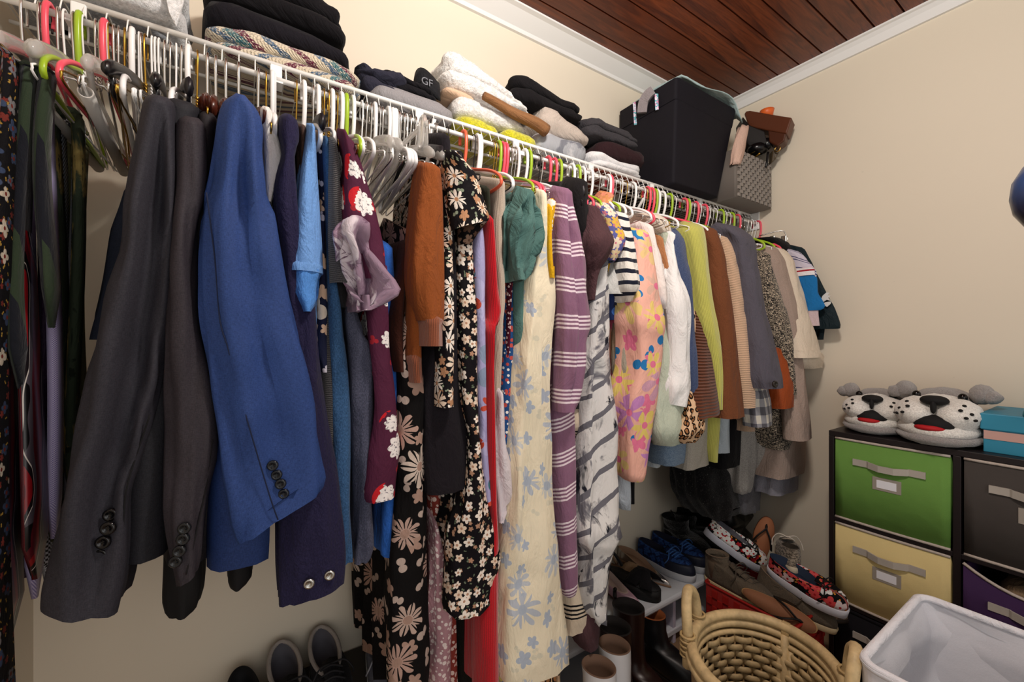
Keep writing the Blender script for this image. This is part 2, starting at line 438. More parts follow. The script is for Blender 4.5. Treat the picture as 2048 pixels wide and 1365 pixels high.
# ================================================================== wire shelf with hanging rod
sh = thing('wire_shelf', 'white wire closet shelf with hanging rod along the back wall', 'shelf', ((XB+XC)/2, 1.2, ROD_Z))
def bar(name, x0, x1, y, z, r, par=sh): return MB().tube([(x0, y, z), (x1, y, z)], r, 10).build(name, WHITE_W, par)
bar('front_rail', XC+.005, XB-.005, RAIL_Y, RAIL_Z, .0058)
bar('hanging_rod', XC+.005, XB-.005, ROD_Y, ROD_Z, .0062)
bar('back_rail', XC+.005, XB-.005, YA-.012, RAIL_Z-.006, .004)
bar('middle_rail', XC+.005, XB-.005, 1.225, RAIL_Z-.007, .004)
wm = None; x = XC+.02
while x < XB-.01:
    if wm is None:
        wm = MB().tube([(x, YA-.008, RAIL_Z-.002), (x, RAIL_Y+.004, RAIL_Z-.002), (x, RAIL_Y-.004, RAIL_Z-.006), (x, ROD_Y+.007, ROD_Z)], .0013, 6).build('deck_wire', WHITE_W, sh); x0w = x
    else: inst(wm, sh, WL['deck_wire']+Vector((x-x0w, 0, 0)))
    x += .0305
hk = None
for px in (158, 553, 838, 1031, 1181, 1303, 1400, 1477):
    p = atY(px, 100, RAIL_Y)
    if hk is None:
        x = p.x
        hk = bev(MB().box(x-.011, x+.011, RAIL_Y-.005, RAIL_Y+.001, ROD_Z-.008, RAIL_Z+.002).add(boxv(x-.011, x+.011, ROD_Y-.007, RAIL_Y+.001, ROD_Z-.009, ROD_Z-.005), BF).build('rod_hook', WHITE_W, sh, smooth=False), .002); hx = x
    else: inst(hk, sh, WL['rod_hook']+Vector((p.x-hx, 0, 0)))
for px in (870, 1302):   # diagonal support braces back to the wall
    p = atY(px, 200, RAIL_Y)
    MB().tube([(p.x, RAIL_Y+.004, RAIL_Z-.008), (p.x, YA-.01, RAIL_Z-.30)], .006, 8).build('support_brace', WHITE_W, sh)
for xx in (XC+.006, XB-.006):
    bev(MB().box(xx-.005, xx+.005, 1.06, 1.13, ROD_Z-.03, RAIL_Z+.012).build('wall_bracket', WHITE_W, sh, smooth=False), .003)

# ================================================================== hangers
def hanger_mesh(kind):
    """local: hook top at origin (rod under it), hanger in the y-z plane"""
    r = {'W': .0042, 'G': .0042, 'P': .0042, 'c': .0042, 'K': .0022, 'C': .004, 'R': .003, 'Q': .0022, 'B': .0022}.get(kind, .0017)
    parts = []
    hook = [(0, .016, -.03), (0, .017, -.012), (0, .012, .004), (0, 0, .010), (0, -.012, .004), (0, -.016, -.012), (0, -.013, -.04), (0, -.005, -.072), (0, 0, -.09)]
    if kind in 'WGPc':
        hook = [(0, .018, -.022), (0, .018, -.004), (0, .008, .010), (0, -.008, .010), (0, -.018, -.004), (0, -.019, -.036), (0, -.014, -.066), (0, -.003, -.096)]
    nk = hook[-1]
    parts.append(('hook', MB().tube(cat(hook, 4), r*(1.15 if r > .003 else 1), 8)))
    z0 = nk[2]
    if kind in 'WGPc':
        frame = [(0, 0, z0), (0, -.06, z0-.022), (0, -.14, z0-.052), (0, -.18, z0-.074), (0, -.196, z0-.092), (0, -.186, z0-.108), (0, -.1, z0-.11), (0, 0, z0-.11)]
        frame += [(0, -a[1], a[2]) for a in frame[-2:0:-1]]
        parts.append(('frame', MB().tube(cat(frame, 4, True), r, 8, True)))
    elif kind in 'wtsgbT':
        frame = [(0, 0, z0-.03), (0, -.1, z0-.066), (0, -.195, z0-.1), (0, -.204, z0-.11), (0, -.195, z0-.118), (0, -.1, z0-.12), (0, 0, z0-.12)]
        frame += [(0, -a[1], a[2]) for a in frame[-2:0:-1]]
        fr = []
        for a, b in zip(frame, frame[1:]+frame[:1]): fr += [a]
        parts.append(('frame', MB().tube(cat(fr, 2, True), r, 6, True)))
        mb = MB()
        for ph in (0, pi):
            mb.tube([(.0022*cos(ph+k*1.3), .0022*sin(ph+k*1.3)-.003*(1-k/14), z0+.004-.036*k/14) for k in range(15)], r*.9, 5)
        parts.append(('twisted_neck', mb))
        if kind == 'T':
            rr_ = [[(k_*.0095*cos(a), yy, z0-.120+k_*.0095*sin(a)) for a in [2*pi*q/14 for q in range(14)]] for yy, k_ in ((-.17, .8), (-.188, .82), (-.188, 1), (.188, 1), (.188, .8))]
            parts.append(('paper_tube', MB().loft(rr_)))
    elif kind == 'C':      # clear trouser hanger with clips
        parts.append(('arm', MB().tube(cat([(0, -.19, z0-.012), (0, -.1, z0-.004), (0, 0, z0), (0, .1, z0-.004), (0, .19, z0-.012)], 4), .007, 8, flat=.7)))
        for sgn in (-1, 1):
            v = MB(); y0 = sgn*.17
            for dx in (-1, 1):
                v.loft([[(dx*(.002+.004*t)+sx*.0025, y0+sy*wd, z0+.012-.075*t) for sx, sy in ((-1, 0), (-.7, 1), (.7, 1), (1, 0), (.7, -1), (-.7, -1))]
                        for t, wd in ((0, .010), (.15, .015), (.5, .017), (.85, .016), (1, .011))])
            parts.append(('clip', v))
    elif kind in 'QB':      # broad moulded hanger
        rings = []
        for k in range(-10, 11):
            t = k/10; yy = .215*t; zz = z0-.006-.082*abs(t)**1.35; hh = (.011+.004*abs(t))*(1 if abs(t) < .95 else .6); ww = (.003+.005*abs(t))*(1 if abs(t) < .95 else .6)
            rings.append([(ww*cos(a), yy, zz+hh*sin(a)) for a in [2*pi*q/12 for q in range(12)]])
        parts.append(('shoulder', MB().loft(rings)))
        parts.append(('bar', MB().tube([(0, -.185, z0-.085), (0, -.17, z0-.105), (0, 0, z0-.107), (0, .17, z0-.105), (0, .185, z0-.085)], .0045, 8)))
    else:                  # flat velvet or wooden shoulder
        rings = []
        for k in range(-8, 9):
            t = k/8; yy = (.15 if kind == 'R' else .205)*t; zz = z0-.003-.075*abs(t)**1.5
            hh = .011+.007*abs(t)**2; ww = .0045+(.006 if kind == 'R' else .002)*abs(t)
            rings.append([(ww*cos(a), yy, zz+hh*sin(a)) for a in [2*pi*q/8 for q in range(8)]])
        parts.append(('shoulder', MB().loft(rings)))
        parts.append(('bar', MB().tube([(0, -.2, z0-.082), (0, -.19, z0-.096), (0, 0, z0-.098), (0, .19, z0-.096), (0, .2, z0-.082)], .003, 6)))
    return parts
PROTO = {}
HDESC = {'W': 'white plastic tube hanger', 'G': 'lime green plastic tube hanger', 'P': 'pink plastic tube hanger', 'c': 'coral orange plastic tube hanger',
         'K': 'black slim hanger', 'w': 'white coated wire hanger', 't': 'white wire hanger with twisted neck', 's': 'silver wire hanger', 'g': 'gold twisted wire hanger',
         'b': 'dark metal wire hanger', 'C': 'clear plastic clip hanger', 'R': 'dark wooden shoulder hanger', 'Q': 'broad clear plastic hanger', 'B': 'broad black plastic hanger', 'T': 'white wire hanger with paper tube'}
def hanger(px, kind, where, rz=0, dy=0.0, tilt=0, dz=0):
    x = atY(px, 200, ROD_Y).x
    loc = Vector((x, ROD_Y+dy, ROD_Z+.0062-.006+dz))
    label = HDESC[kind]+' '+where; group = HDESC[kind]+'s '+where
    if kind not in PROTO:
        r = thing('clothes_hanger', label, 'hanger', loc, group)
        mm = HK[kind]
        for n, mb in hanger_mesh(kind):
            m2 = mm
            if n == 'paper_tube': m2 = plain('cfcac4', .6)
            if n == 'hook' and kind in 'KCRQB': m2 = HK['s']
            mb.build(n, m2, r, local=True)
        PROTO[kind] = r; r.rotation_euler = (tilt, 0, rz)
        return r
    o = copy_tree(PROTO[kind], loc, rz, label, group); o.rotation_euler = (tilt, 0, rz); return o
HANG = [
 ('empty, left of the charcoal blazer', [(48,'K'),(82,'Q'),(100,'P'),(118,'Q'),(132,'T'),(150,'Q'),(161,'G'),(170,'t'),(192,'s'),(201,'s'),(212,'P'),(217,'T'),(221,'g'),(230,'Q'),(238,'s'),(250,'g'),(265,'W'),(278,'w'),(285,'B'),(292,'g'),(305,'t'),(312,'w'),(319,'w'),(330,'B'),(340,'s'),(352,'w'),(362,'K'),(378,'W'),(394,'g')]),
 ('inside the suit jackets', [(415,'R'),(432,'R'),(452,'R'),(478,'R')]),
 ('left of the pale blue tee', [(516,'R'),(532,'g'),(545,'W'),(551,'t'),(592,'g'),(607,'W'),(626,'K'),(635,'W')]),
 ('above the maroon shirt', [(647,'g'),(657,'g'),(664,'W'),(673,'g'),(682,'W'),(692,'G'),(705,'W')]),
 ('empty, right of the maroon shirt', [(723,'t'),(731,'s'),(741,'Q'),(749,'W'),(758,'s'),(764,'Q'),(776,'W'),(785,'W'),(790,'W'),(795,'C'),(799,'s'),(806,'Q'),(812,'w'),(818,'K'),(830,'Q')]),
 ('above the black florals', [(854,'K'),(870,'s'),(893,'b'),(926,'c'),(946,'b'),(953,'W'),(958,'W')]),
 ('above the red and beige dresses', [(985,'g'),(990,'g'),(996,'G'),(1003,'P'),(1009,'P'),(1021,'s'),(1027,'s'),(1032,'W')]),
 ('above the teal top', [(1048,'W'),(1056,'G'),(1075,'b'),(1080,'K'),(1095,'P'),(1107,'P'),(1116,'G')]),
 ('above the mauve striped dress', [(1132,'s'),(1142,'W'),(1153,'G'),(1163,'W'),(1178,'W')]),
 ('above the striped tee', [(1194,'s'),(1210,'s'),(1214,'W'),(1218,'P'),(1226,'s'),(1235,'s'),(1239,'t'),(1249,'g'),(1259,'s'),(1264,'W')]),
 ('above the pink floral dress', [(1284,'w'),(1289,'g'),(1293,'P'),(1301,'P'),(1307,'G'),(1312,'W'),(1323,'W')]),
 ('above the lime cardigan', [(1337,'G'),(1341,'b'),(1346,'w'),(1358,'b'),(1367,'P'),(1372,'G'),(1377,'s'),(1383,'s'),(1389,'P'),(1396,'w')]),
 ('above the brown and peach knits', [(1407,'P'),(1414,'w'),(1421,'s'),(1428,'w'),(1440,'G'),(1447,'w'),(1455,'w'),(1461,'G')]),
 ('above the grey jacket near the right wall', [(1473,'P'),(1480,'b'),(1490,'s'),(1496,'s'),(1501,'w'),(1507,'w'),(1514,'P')]),
]
rh = random.Random(3)
ORD = ['first', 'second', 'third', 'fourth', 'fifth', 'sixth']
for where, lst in HANG:
    cnt = {}
    for px, k in lst: cnt[k] = cnt.get(k, 0)+1
    seen = {}
    for px, k in lst:
        rz = rh.uniform(-.05, .05)
        dyy = 0
        if 'left of the charcoal' in where: rz = rh.uniform(-.06, .16); dyy = -.035
        if 'right of the maroon' in where: rz = rh.uniform(-.12, .05)
        w2 = where
        if cnt[k] > 1:
            seen[k] = seen.get(k, 0)+1; w2 = where+', '+ORD[seen[k]-1]+' from left'
        h = hanger(px, k, w2, rz); h.location.y += 0; h['group'] = HDESC[k]+'s '+where
# ================================================================== garments
def lerp(a, b, t): return a+(b-a)*t
def conv(rows, y0, k=None, wmax=.26):
    px0 = rows[0][2]
    if k is None: k = max(0, min(1, (px0-1000)/350))*.9
    dx, dy, _ = ray(px0, rows[0][0]); X0 = min(y0*dx/dy, XB-.05); out = []
    for r in rows:
        py, xl, xr = r[:3]; yy = r[3] if len(r) > 3 else y0
        dx, dy, dz = ray(xr, py); X = lerp(yy*dx/dy, X0, k); X = min(X, XB-.035)
        y = X*dy/dx if abs(dx) > .25 else yy
        y = max(y, yy-.2); X = min(y*dx/dy, XB-.03); z = HC+dz*y/dy
        lx, ly, _ = ray(xl, py); w = min(max(X-lx/ly*y, .012), wmax)
        out.append((z, X-w, X, y))
    return out
def cr(P, n):
    out = []; m = len(P)
    for i in range(m-1):
        p0 = P[max(i-1, 0)]; p1 = P[i]; p2 = P[i+1]; p3 = P[min(i+2, m-1)]
        k = max(2, min(16, int(abs(p2[0]-p1[0])/n)+1))
        for j in range(k):
            t = j/k
            out.append(tuple(.5*(2*b+(c-a)*t+(2*a-5*b+4*c-d)*t*t+(3*b-a-3*c+d)*t**3) for a, b, c, d in zip(p0, p1, p2, p3)))
    out.append(P[-1]); return out
SEED = [0]
def panel(name, W, mat, parent, depth=.1, R=None, rise=.45, m=15, fold=0, ff=3.5, wr=.006, hem=0, opened=True, crease=None, step=.018, ymax=1.335, pinch=.55, hz=4.0, flat=0):
    """W rows (z, xleft, xright, yfront) -> a hanging tube or slab of cloth"""
    SEED[0] += 1; ph = SEED[0]*1.7; so = Vector((SEED[0]*3.1, SEED[0]*1.3, 0))
    z0, zb = W[0][0], W[-1][0]
    top = (z0+.012, lerp(W[0][1], W[0][2], .5-pinch/2), lerp(W[0][1], W[0][2], .5+pinch/2), W[0][3]+.012)
    L = [top]+cr([tuple(r) for r in W], step); rings = []
    H = max(z0-zb, .02)
    for li, (z, xl, xr, yf) in enumerate(L):
        t = max(0, min(1, (z0-z)/H)); D = min(depth, ymax-yf); RR = min(R or .03, D/2)
        xc = (xl+xr)/2; hw = max((xr-xl)/2, .004); right, left = [], []
        for i in range(m+1):
            s = (1-cos(pi*i/m))/2; d = s*D; e = min(d, D-d)
            q = 1 if e >= RR else math.sqrt(max(0, 1-(1-e/RR)**2))
            wv = fold*sin(6.283*ff*s+ph+z*1.5)*min(1, t*2.5)*min(1, s*3)
            wv += fold*.6*sin(6.283*ff*1.9*s+ph*2.1-z*2)*min(1, t*2.5)*min(1, s*3)
            zz = z+rise*min(e, .24)*(1-t)**1.5
            for sd, lst in ((1, right), (-1, left)):
                p = Vector((xc+sd*hw*q+wv, yf+d, zz))
                n1 = noise.noise(Vector((p.x*16, p.y*16, p.z*hz))+so); n2 = noise.noise(Vector((p.x*16+50, p.y*16, p.z*hz))+so)
                n3 = noise.noise(Vector((p.x*38, p.y*38, p.z*hz*3.2))+so)
                a = wr*min(1, .3+t*3)
                rg = abs(noise.noise(Vector((p.x*30, p.y*26, p.z*1.7+p.x*4))+so*.7)); g2 = max(0, .28-rg)*wr*3.2*min(1, t*4+.15)
                p.x -= sd*q*g2*.7; p.y += g2*(1 if d < D/2 else -1)*(1-q*.5)*1.5
                p.x += a*(n1+.35*n3)*(.35 if sd*q > .9 and depth > .2 else .6); p.y += a*(n2*1.3+.5*n3)
                if crease and i < m//2:
                    for cx, cd, cw in crease:
                        g = math.exp(-((p.x-xc)/hw-cx)**2/cw**2)*min(1, t*5)*(1-t**8); p.y += cd*g
                if hem: p.z += -hem*(p.x-xc)/hw/2*t**5
                if p.y > ymax: p.y = ymax
                lst.append(p)
        ring = [right[m]]+[right[i] for i in range(m-1, 0, -1)]+[right[0]]+[left[i] for i in range(1, m)]
        rings.append(ring)
    mb = MB(); mb.loft(rings, True, not opened)
    if opened:
        def shr(r, f, dz):
            c = sum(r, Vector())/len(r); return [Vector((c.x+(p.x-c.x)*f, c.y+(p.y-c.y)*(f if depth < .2 else lerp(1, f, .2)), p.z+dz)) for p in r]
        l_ = [p.copy() for p in rings[-1]]
        mb.loft([l_, shr(l_, .9, .0015)], False, False); mb.loft([shr(l_, .9, .0015), shr(l_, .86, .03)], False, True)
    return mb.build(name, mat, parent)
def body(par, mat, W0, z1, name='body', y=None, th=None, depth=.40, flare=1.15, **k):
    """slab hidden behind a sleeve: W0 = the sleeve's top row"""
    z, xl, xr, yf = W0; xc = (xl+xr)/2; h = (th or max(.03, min(.06, (xr-xl)))) / 2
    yy = y if y else yf+.05
    rows = [(z-.005, xc-h*.7, xc+h*.7, yy), (z-.12, xc-h, xc+h, yy), (z1, xc-h*flare, xc+h*flare, yy-.01)]
    return panel(name, rows, mat, par, depth, .02, .42, 14, .008, 3.2, .006, **k)
def surf(W, px, py, depth, crease=None, off=.004):
    p = atY(px, py, W[len(W)//2][3])
    for _ in range(2):
        best = min(W, key=lambda q: abs(q[0]-p.z)); xc = (best[1]+best[2])/2; hw = (best[2]-best[1])/2
        u = max(-.97, min(.97, (p.x-xc)/hw)); R_ = min(.03, depth/2); yy = best[3]+R_*(1-math.sqrt(1-u*u))-off
        for cx, cd, cw in (crease or []): yy += cd*math.exp(-((p.x-xc)/hw-cx)**2/cw**2)
        p = atY(px, py, yy)
    return p
def seam(par, W, pts, depth, mat, crease=None, r=.0011, name='seam'):
    MB().tube(cat([surf(W, a, b, depth, crease, .0015) for a, b in pts], 5), r, 5).build(name, mat, par)
def button(par, W, pts, depth, mat, r=.0085, name='button', crease=None, off=.006):
    src = None
    for px, py in pts:
        p = surf(W, px, py, depth, crease, off)
        if src is None:
            mb = MB(); prof = [(0, .0), (.45, 0), (.55, -.16), (.85, -.2), (1, -.05), (1, .35), (.8, .5)]; n = 14
            v = [(r*a*cos(2*pi*i/n), r*b, r*a*sin(2*pi*i/n)) for a, b in prof for i in range(n)]
            f = [(j*n+i, j*n+(i+1) % n, (j+1)*n+(i+1) % n, (j+1)*n+i) for j in range(len(prof)-1) for i in range(n)]
            mb.add(v, f)
            for a in range(4): mb.ell((r*.22*cos(a*pi/2+.8), -r*.04, r*.22*sin(a*pi/2+.8)), (r*.1, r*.05, r*.1), 6, 4)
            src = mb.build(name, mat, par, local=True); src.location = p-WL[par.name]; src.rotation_euler = (0, 0, -.25)
        else: inst(src, par, p, (0, 0, -.25))
GPOS = {}
def gar(name, label, cat_, mat, rows, y=.86, kind='dress', hemz=None, bmat=None, group=None, extra=None, k=None, wmax=.26, **o):
    """kind dress: one slab from the given front rows; sleeve: sleeve tube in front of a body slab"""
    W = conv(rows, y, k, wmax)
    if kind == 'dress' and not extra:
        depth = o.pop('depth', .38)
        q = dict(R=.022, fold=.009, m=20, rise=.40); q.update(o)
        ob = panel(name, W, mat, None, depth, **q); tag(ob, label, cat_, group); return ob, W
    xc = sum(r[1]+r[2] for r in W)/len(W)/2
    t = thing(name, label, cat_, (xc, y+.15, min(r[0] for r in W)), group)
    if kind == 'dress':
        depth = o.pop('depth', .38); q = dict(R=.022, fold=.009, m=20, rise=.40); q.update(o)
        panel('body', W, mat, t, depth, **q)
    else:
        q = dict(depth=.1, wr=.006); q.update(o)
        panel('sleeve', W, mat, t, **q)
        if hemz is not None and not isinstance(hemz, list): body(t, bmat or mat, W[0], hemz)
    if isinstance(hemz, list):
        WB = conv(hemz, y+.05, k); panel('body', WB, bmat or mat, t, .36, .022, .4, 14, .009, 3.4, .006)
    for e in (extra or []):
        nm, rws, mt, oo = e; oo = dict(oo); kk = oo.pop('k', k); yy = oo.pop('y', y); ny = dict(depth=.1); ny.update(oo)
        panel(nm, conv(rws, yy, kk, wmax), mt, t, **ny)
    return t, W
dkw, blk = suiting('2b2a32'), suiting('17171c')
# ---- suit jackets
gar('navy_jacket', 'dark navy jacket edge showing behind the leftmost charcoal blazer', 'jacket', suiting('1d2433'), [(360,262,285),(420,228,300),(560,202,290),(680,170,280)], .97, depth=.3)
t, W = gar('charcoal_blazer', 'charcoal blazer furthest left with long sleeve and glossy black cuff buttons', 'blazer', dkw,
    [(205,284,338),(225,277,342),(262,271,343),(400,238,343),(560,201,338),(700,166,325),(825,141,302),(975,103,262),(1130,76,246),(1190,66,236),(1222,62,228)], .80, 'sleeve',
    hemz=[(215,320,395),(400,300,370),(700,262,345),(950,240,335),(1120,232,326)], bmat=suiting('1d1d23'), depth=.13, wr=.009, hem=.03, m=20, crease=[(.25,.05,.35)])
button(t, W, [(220,1031),(215,1058),(205,1086),(199,1112)], .13, plain('0c0b0d', .15), .0095, crease=[(.25,.05,.35)], off=.025)
seam(t, W, [(300,830),(270,920),(252,985),(246,1060),(240,1130),(222,1190)], .13, plain('0b0b0e', .9), [(.25,.05,.35)])
gar('black_jacket', 'black jacket whose cuff hangs below the dark brown blazer', 'jacket', plain('0d0c0e', .8), [(300,372,400),(800,330,400),(1100,320,404),(1200,320,402),(1232,332,390)], .93, 'sleeve', hemz=.95, depth=.1)
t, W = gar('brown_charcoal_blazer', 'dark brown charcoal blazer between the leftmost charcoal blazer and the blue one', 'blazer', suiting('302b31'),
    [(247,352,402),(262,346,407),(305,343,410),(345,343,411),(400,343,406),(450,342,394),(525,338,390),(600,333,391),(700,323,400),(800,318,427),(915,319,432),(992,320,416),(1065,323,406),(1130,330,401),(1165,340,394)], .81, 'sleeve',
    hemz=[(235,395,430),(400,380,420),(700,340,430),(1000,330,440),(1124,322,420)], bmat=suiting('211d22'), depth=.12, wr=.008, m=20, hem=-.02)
button(t, W, [(368,1058),(365,1080),(358,1104),(350,1125)], .12, plain('17191c', .2), .009)
seam(t, W, [(425,880),(412,975),(398,1040),(385,1100),(372,1150)], .12, plain('120f12', .9))
gar('black_suit_coat', 'black coat cuff hanging just below the hem of the blue blazer', 'jacket', plain('0e0d10', .8), [(300,470,495),(800,455,500),(1100,452,504),(1165,452,504),(1182,460,490)], .95, 'sleeve', hemz=.95, depth=.09)
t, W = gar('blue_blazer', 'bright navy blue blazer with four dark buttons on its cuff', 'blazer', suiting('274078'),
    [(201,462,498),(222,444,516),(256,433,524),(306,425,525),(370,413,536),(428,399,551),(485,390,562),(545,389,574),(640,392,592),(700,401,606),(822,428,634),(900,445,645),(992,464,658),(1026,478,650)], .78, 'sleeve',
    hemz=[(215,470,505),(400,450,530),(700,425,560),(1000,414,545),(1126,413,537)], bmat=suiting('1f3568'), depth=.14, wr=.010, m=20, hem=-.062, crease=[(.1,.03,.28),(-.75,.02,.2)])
button(t, W, [(545,932),(553,951),(561,969),(567,989)], .14, plain('14181f', .2), .0088, crease=[(.1,.03,.28),(-.75,.02,.2)])
seam(t, W, [(413,385),(430,520),(440,640),(457,700),(480,790),(500,860),(525,945),(545,1010),(556,1040)], .14, plain('141f3c', .9), [(.1,.03,.28),(-.75,.02,.2)])
gar('white_shirt', 'white linen shirt shoulder between the blue blazer and the dark navy jacket', 'shirt', cloth('e6e2de', .06), [(222,522,546),(250,522,553),(310,524,566),(350,528,561),(402,533,547)], .87, 'sleeve', hemz=1.0, depth=.1)
t, W = gar('navy_denim_jacket', 'dark navy denim jacket with metal snaps on its long cuff', 'jacket', cloth('221f3c', .25),
    [(240,562,596),(260,558,601),(285,559,601),(315,564,592),(400,548,602),(520,560,626),(700,580,641),(850,565,664),(1000,555,690),(1110,557,700),(1180,560,700)], .84, 'sleeve',
    hemz=1.0, depth=.12, wr=.008, hem=-.012, m=20)
button(t, W, [(618,1169),(659,1152)], .12, plain('b9b7b2', .25, 1.0), .0095, 'snap')
gar('brown_puffer', 'brown padded jacket sliver left of the pale blue tee', 'jacket', cloth('4a362c', .2, .6), [(258,598,616),(300,597,618),(340,598,612)], .88, 'sleeve', hemz=1.05, depth=.09)
gar('pale_blue_tee', 'pale sky blue t-shirt with folded short sleeve', 'shirt', cloth('6d9ad6', .14),
    [(256,622,634),(275,616,636),(335,604,640),(450,585,647),(520,579,651),(545,577,652)], .84, 'sleeve', hemz=1.0, depth=.11, wr=.005, m=20,
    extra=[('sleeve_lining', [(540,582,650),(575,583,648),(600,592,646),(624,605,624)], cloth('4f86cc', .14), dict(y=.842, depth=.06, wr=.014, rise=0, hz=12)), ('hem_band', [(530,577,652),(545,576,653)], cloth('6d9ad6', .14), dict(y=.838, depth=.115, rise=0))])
gar('navy_print_shirt', 'navy shirt with cream leaf print, a sliver right of the pale blue tee', 'shirt', floral('1c2038', 'e8dccb', 'd8b59a', 'c9c4d0', 12, 3, .5), [(268,632,648),(300,632,652),(420,640,657),(620,633,657),(700,631,658),(745,640,657)], .9)
gar('blue_heather_tee', 'denim blue heather t-shirt hanging long behind the charcoal tee', 'shirt', cloth('33557c', .35), [(280,651,660),(300,647,664),(380,650,670),(540,652,678),(660,657,696),(800,660,706),(900,663,709),(1050,665,712),(1128,667,713)], .875, wr=.009)
gar('charcoal_knit_tee', 'charcoal flecked knit shirt with short sleeve left of the maroon shirt', 'shirt', knit('39383b', 0, 260, .35, .5, '5c5a5c'), [(284,665,676),(317,662,683),(380,660,687),(480,661,697),(567,664,714)], .85, 'sleeve', hemz=1.0, depth=.1, wr=.004,
    extra=[('sleeve_lining', [(555,668,708),(590,672,702),(615,682,696)], cloth('1a1a1c'), dict(y=.87, depth=.07, rise=0))])  # inside of the sleeve; its shade is put into the near-black colour
gar('olive_tee', 'olive t-shirt shoulder peeking out left of the maroon shirt', 'shirt', cloth('6b6657'), [(296,674,684),(340,672,690),(440,678,692)], .9, 'sleeve', hemz=1.05, depth=.08)
gar('slate_tee', 'slate grey heather t-shirt with long hem left of the maroon shirt', 'shirt', cloth('4a4c5e', .35), [(300,686,694),(450,690,704),(620,690,716),(700,702,745),(800,708,750),(900,712,748),(1000,715,744),(1100,713,750),(1130,712,738)], .9, wr=.01)
mo = motif_print('4a1c34')
gar('maroon_print_shirt', 'maroon holiday shirt with white and red motifs and rolled sleeve', 'shirt', mo,
    [(268,685,698),(290,684,709),(330,692,722),(390,688,750),(445,688,765),(500,700,778),(560,720,790)], .825, 'sleeve',
    hemz=[(285,690,712),(450,705,765),(600,735,786),(700,745,788),(800,754,800),(860,752,807),(900,745,811),(975,735,803),(1000,738,798)], depth=.11, wr=.008, m=20,
    extra=[('rolled_cuff', [(444,692,745),(470,680,752),(495,684,764),(560,701,788),(592,707,784),(620,716,748)], tiedye('8d7688', 'd3c8d0', '6d5468', 13, False), dict(y=.80, depth=.12, wr=.034, rise=.1, hz=15, R=.02, m=22))])
gar('royal_blue_tee', 'royal blue t-shirt hem hanging below the maroon shirt', 'shirt', cloth('2c62b8', .15), [(500,760,790),(900,782,812),(960,777,816),(1050,768,820),(1098,764,824),(1112,766,808)], .93, wr=.012)
# ---- dresses and tops
gar('dark_brown_dress', 'dark brown narrow dress left of the rust cardigan', 'dress', cloth('3c1d14', .2), [(488,812,826),(550,802,822),(608,793,816),(660,788,815),(745,798,815)], .9, depth=.3, rise=.1)
fb = floral('0e0c0d', 'cdbcaf', 'a88a7c', 'b5a399', 9.5, 8, .50, 'b39488', lines=14, scale2=16)
gar('black_bold_floral_dress', 'long black dress with large cream line-drawn flowers reaching the floor', 'dress', fb, [(470,816,826),(600,816,832),(700,808,834),(760,802,860),(860,800,862),(1000,797,862),(1126,787,864),(1260,783,868),(1390,788,872)], .90, wr=.012, fold=.012, crease=[(-.35,.03,.12),(.3,.025,.12)], m=18)
gar('dotted_rust_dress', 'rust red dress with tiny white dots behind the black floral sleeve', 'dress', dots('8e3b32', 'e8cfc4', 75, .34), [(800,862,905),(980,862,905),(1050,866,912),(1150,872,914),(1280,880,922),(1390,880,926)], .97, wr=.012)
gar('dotted_pink_dress', 'dusty pink dress with tiny white dots beside the bold black floral dress', 'dress', dots('b58a92', 'efe0dd', 70, .32), [(1060,872,880),(1110,869,896),(1200,868,906),(1300,869,906),(1390,869,908)], .945, depth=.2, wr=.012)
ru = cloth('8a4a22', .12)
t, W = gar('rust_cardigan', 'rust brown cardigan with ribbed cuffs left of the black floral blouse', 'cardigan', ru,
    [(339,853,888),(360,849,891),(410,843,894),(540,831,898),(600,838,898),(642,848,897)], .83, 'sleeve', depth=.11, m=20,
    extra=[('body', [(352,862,888),(540,850,890),(720,856,892)], ru, dict(y=.94, depth=.13)), ('sleeve', [(420,845,870),(540,827,858),(640,823,852),(718,822,851)], ru, dict(y=.875, depth=.09)), ('cuff', [(640,851,896),(693,853,895)], knit('96553a', 260, 0, .1, .5), dict(depth=.1, rise=0)),
           ('cuff', [(716,822,850),(766,825,851)], knit('96553a', 260, 0, .1, .5), dict(y=.875, depth=.08, rise=0))])
gar('black_trousers', 'plain black trousers folded over a hanger right of the rust cardigan', 'trousers', cloth('1a161c', .15), [(275,885,904),(305,883,907),(440,893,909),(560,893,917),(660,882,925),(720,864,930),(780,858,935),(880,857,946),(976,860,952)], .885, wr=.006, depth=.2)
ff_ = floral('131014', 'e4cfba', 'b58c72', '6d7a64', 33, 5, .52, 'f1e6da', scale2=60)
gar('black_floral_blouse', 'black blouse with white and peach flowers and wide cap sleeve', 'blouse', floral('131014', 'e6d0ba', 'b98a68', '8a9580', 21, 9, .60, 'f4ebe0', scale2=46, lines=7), [(311,908,924),(332,907,946),(350,907,962),(380,908,974),(410,909,983),(438,914,990),(452,917,985)], .81, 'sleeve', hemz=1.1, depth=.14, wr=.008, hem=-.03, m=20,
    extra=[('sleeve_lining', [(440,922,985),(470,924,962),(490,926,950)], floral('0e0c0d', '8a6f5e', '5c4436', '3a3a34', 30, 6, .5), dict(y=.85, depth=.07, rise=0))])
gar('black_ditsy_floral_dress', 'black dress with small cream flowers and a long wide sleeve', 'dress', ff_, [(455,923,952),(600,924,959),(700,928,962),(810,935,967),(880,942,968),(985,936,983),(1067,914,998),(1134,911,1007),(1160,910,999),(1212,909,991),(1226,922,978)], .86, depth=.22, wr=.010, m=20)
gar('black_skirt', 'black long skirt below the ditsy floral sleeve', 'skirt', cloth('15140f', .2), [(1050,925,965),(1240,926,965),(1390,925,966)], .97, depth=.25)
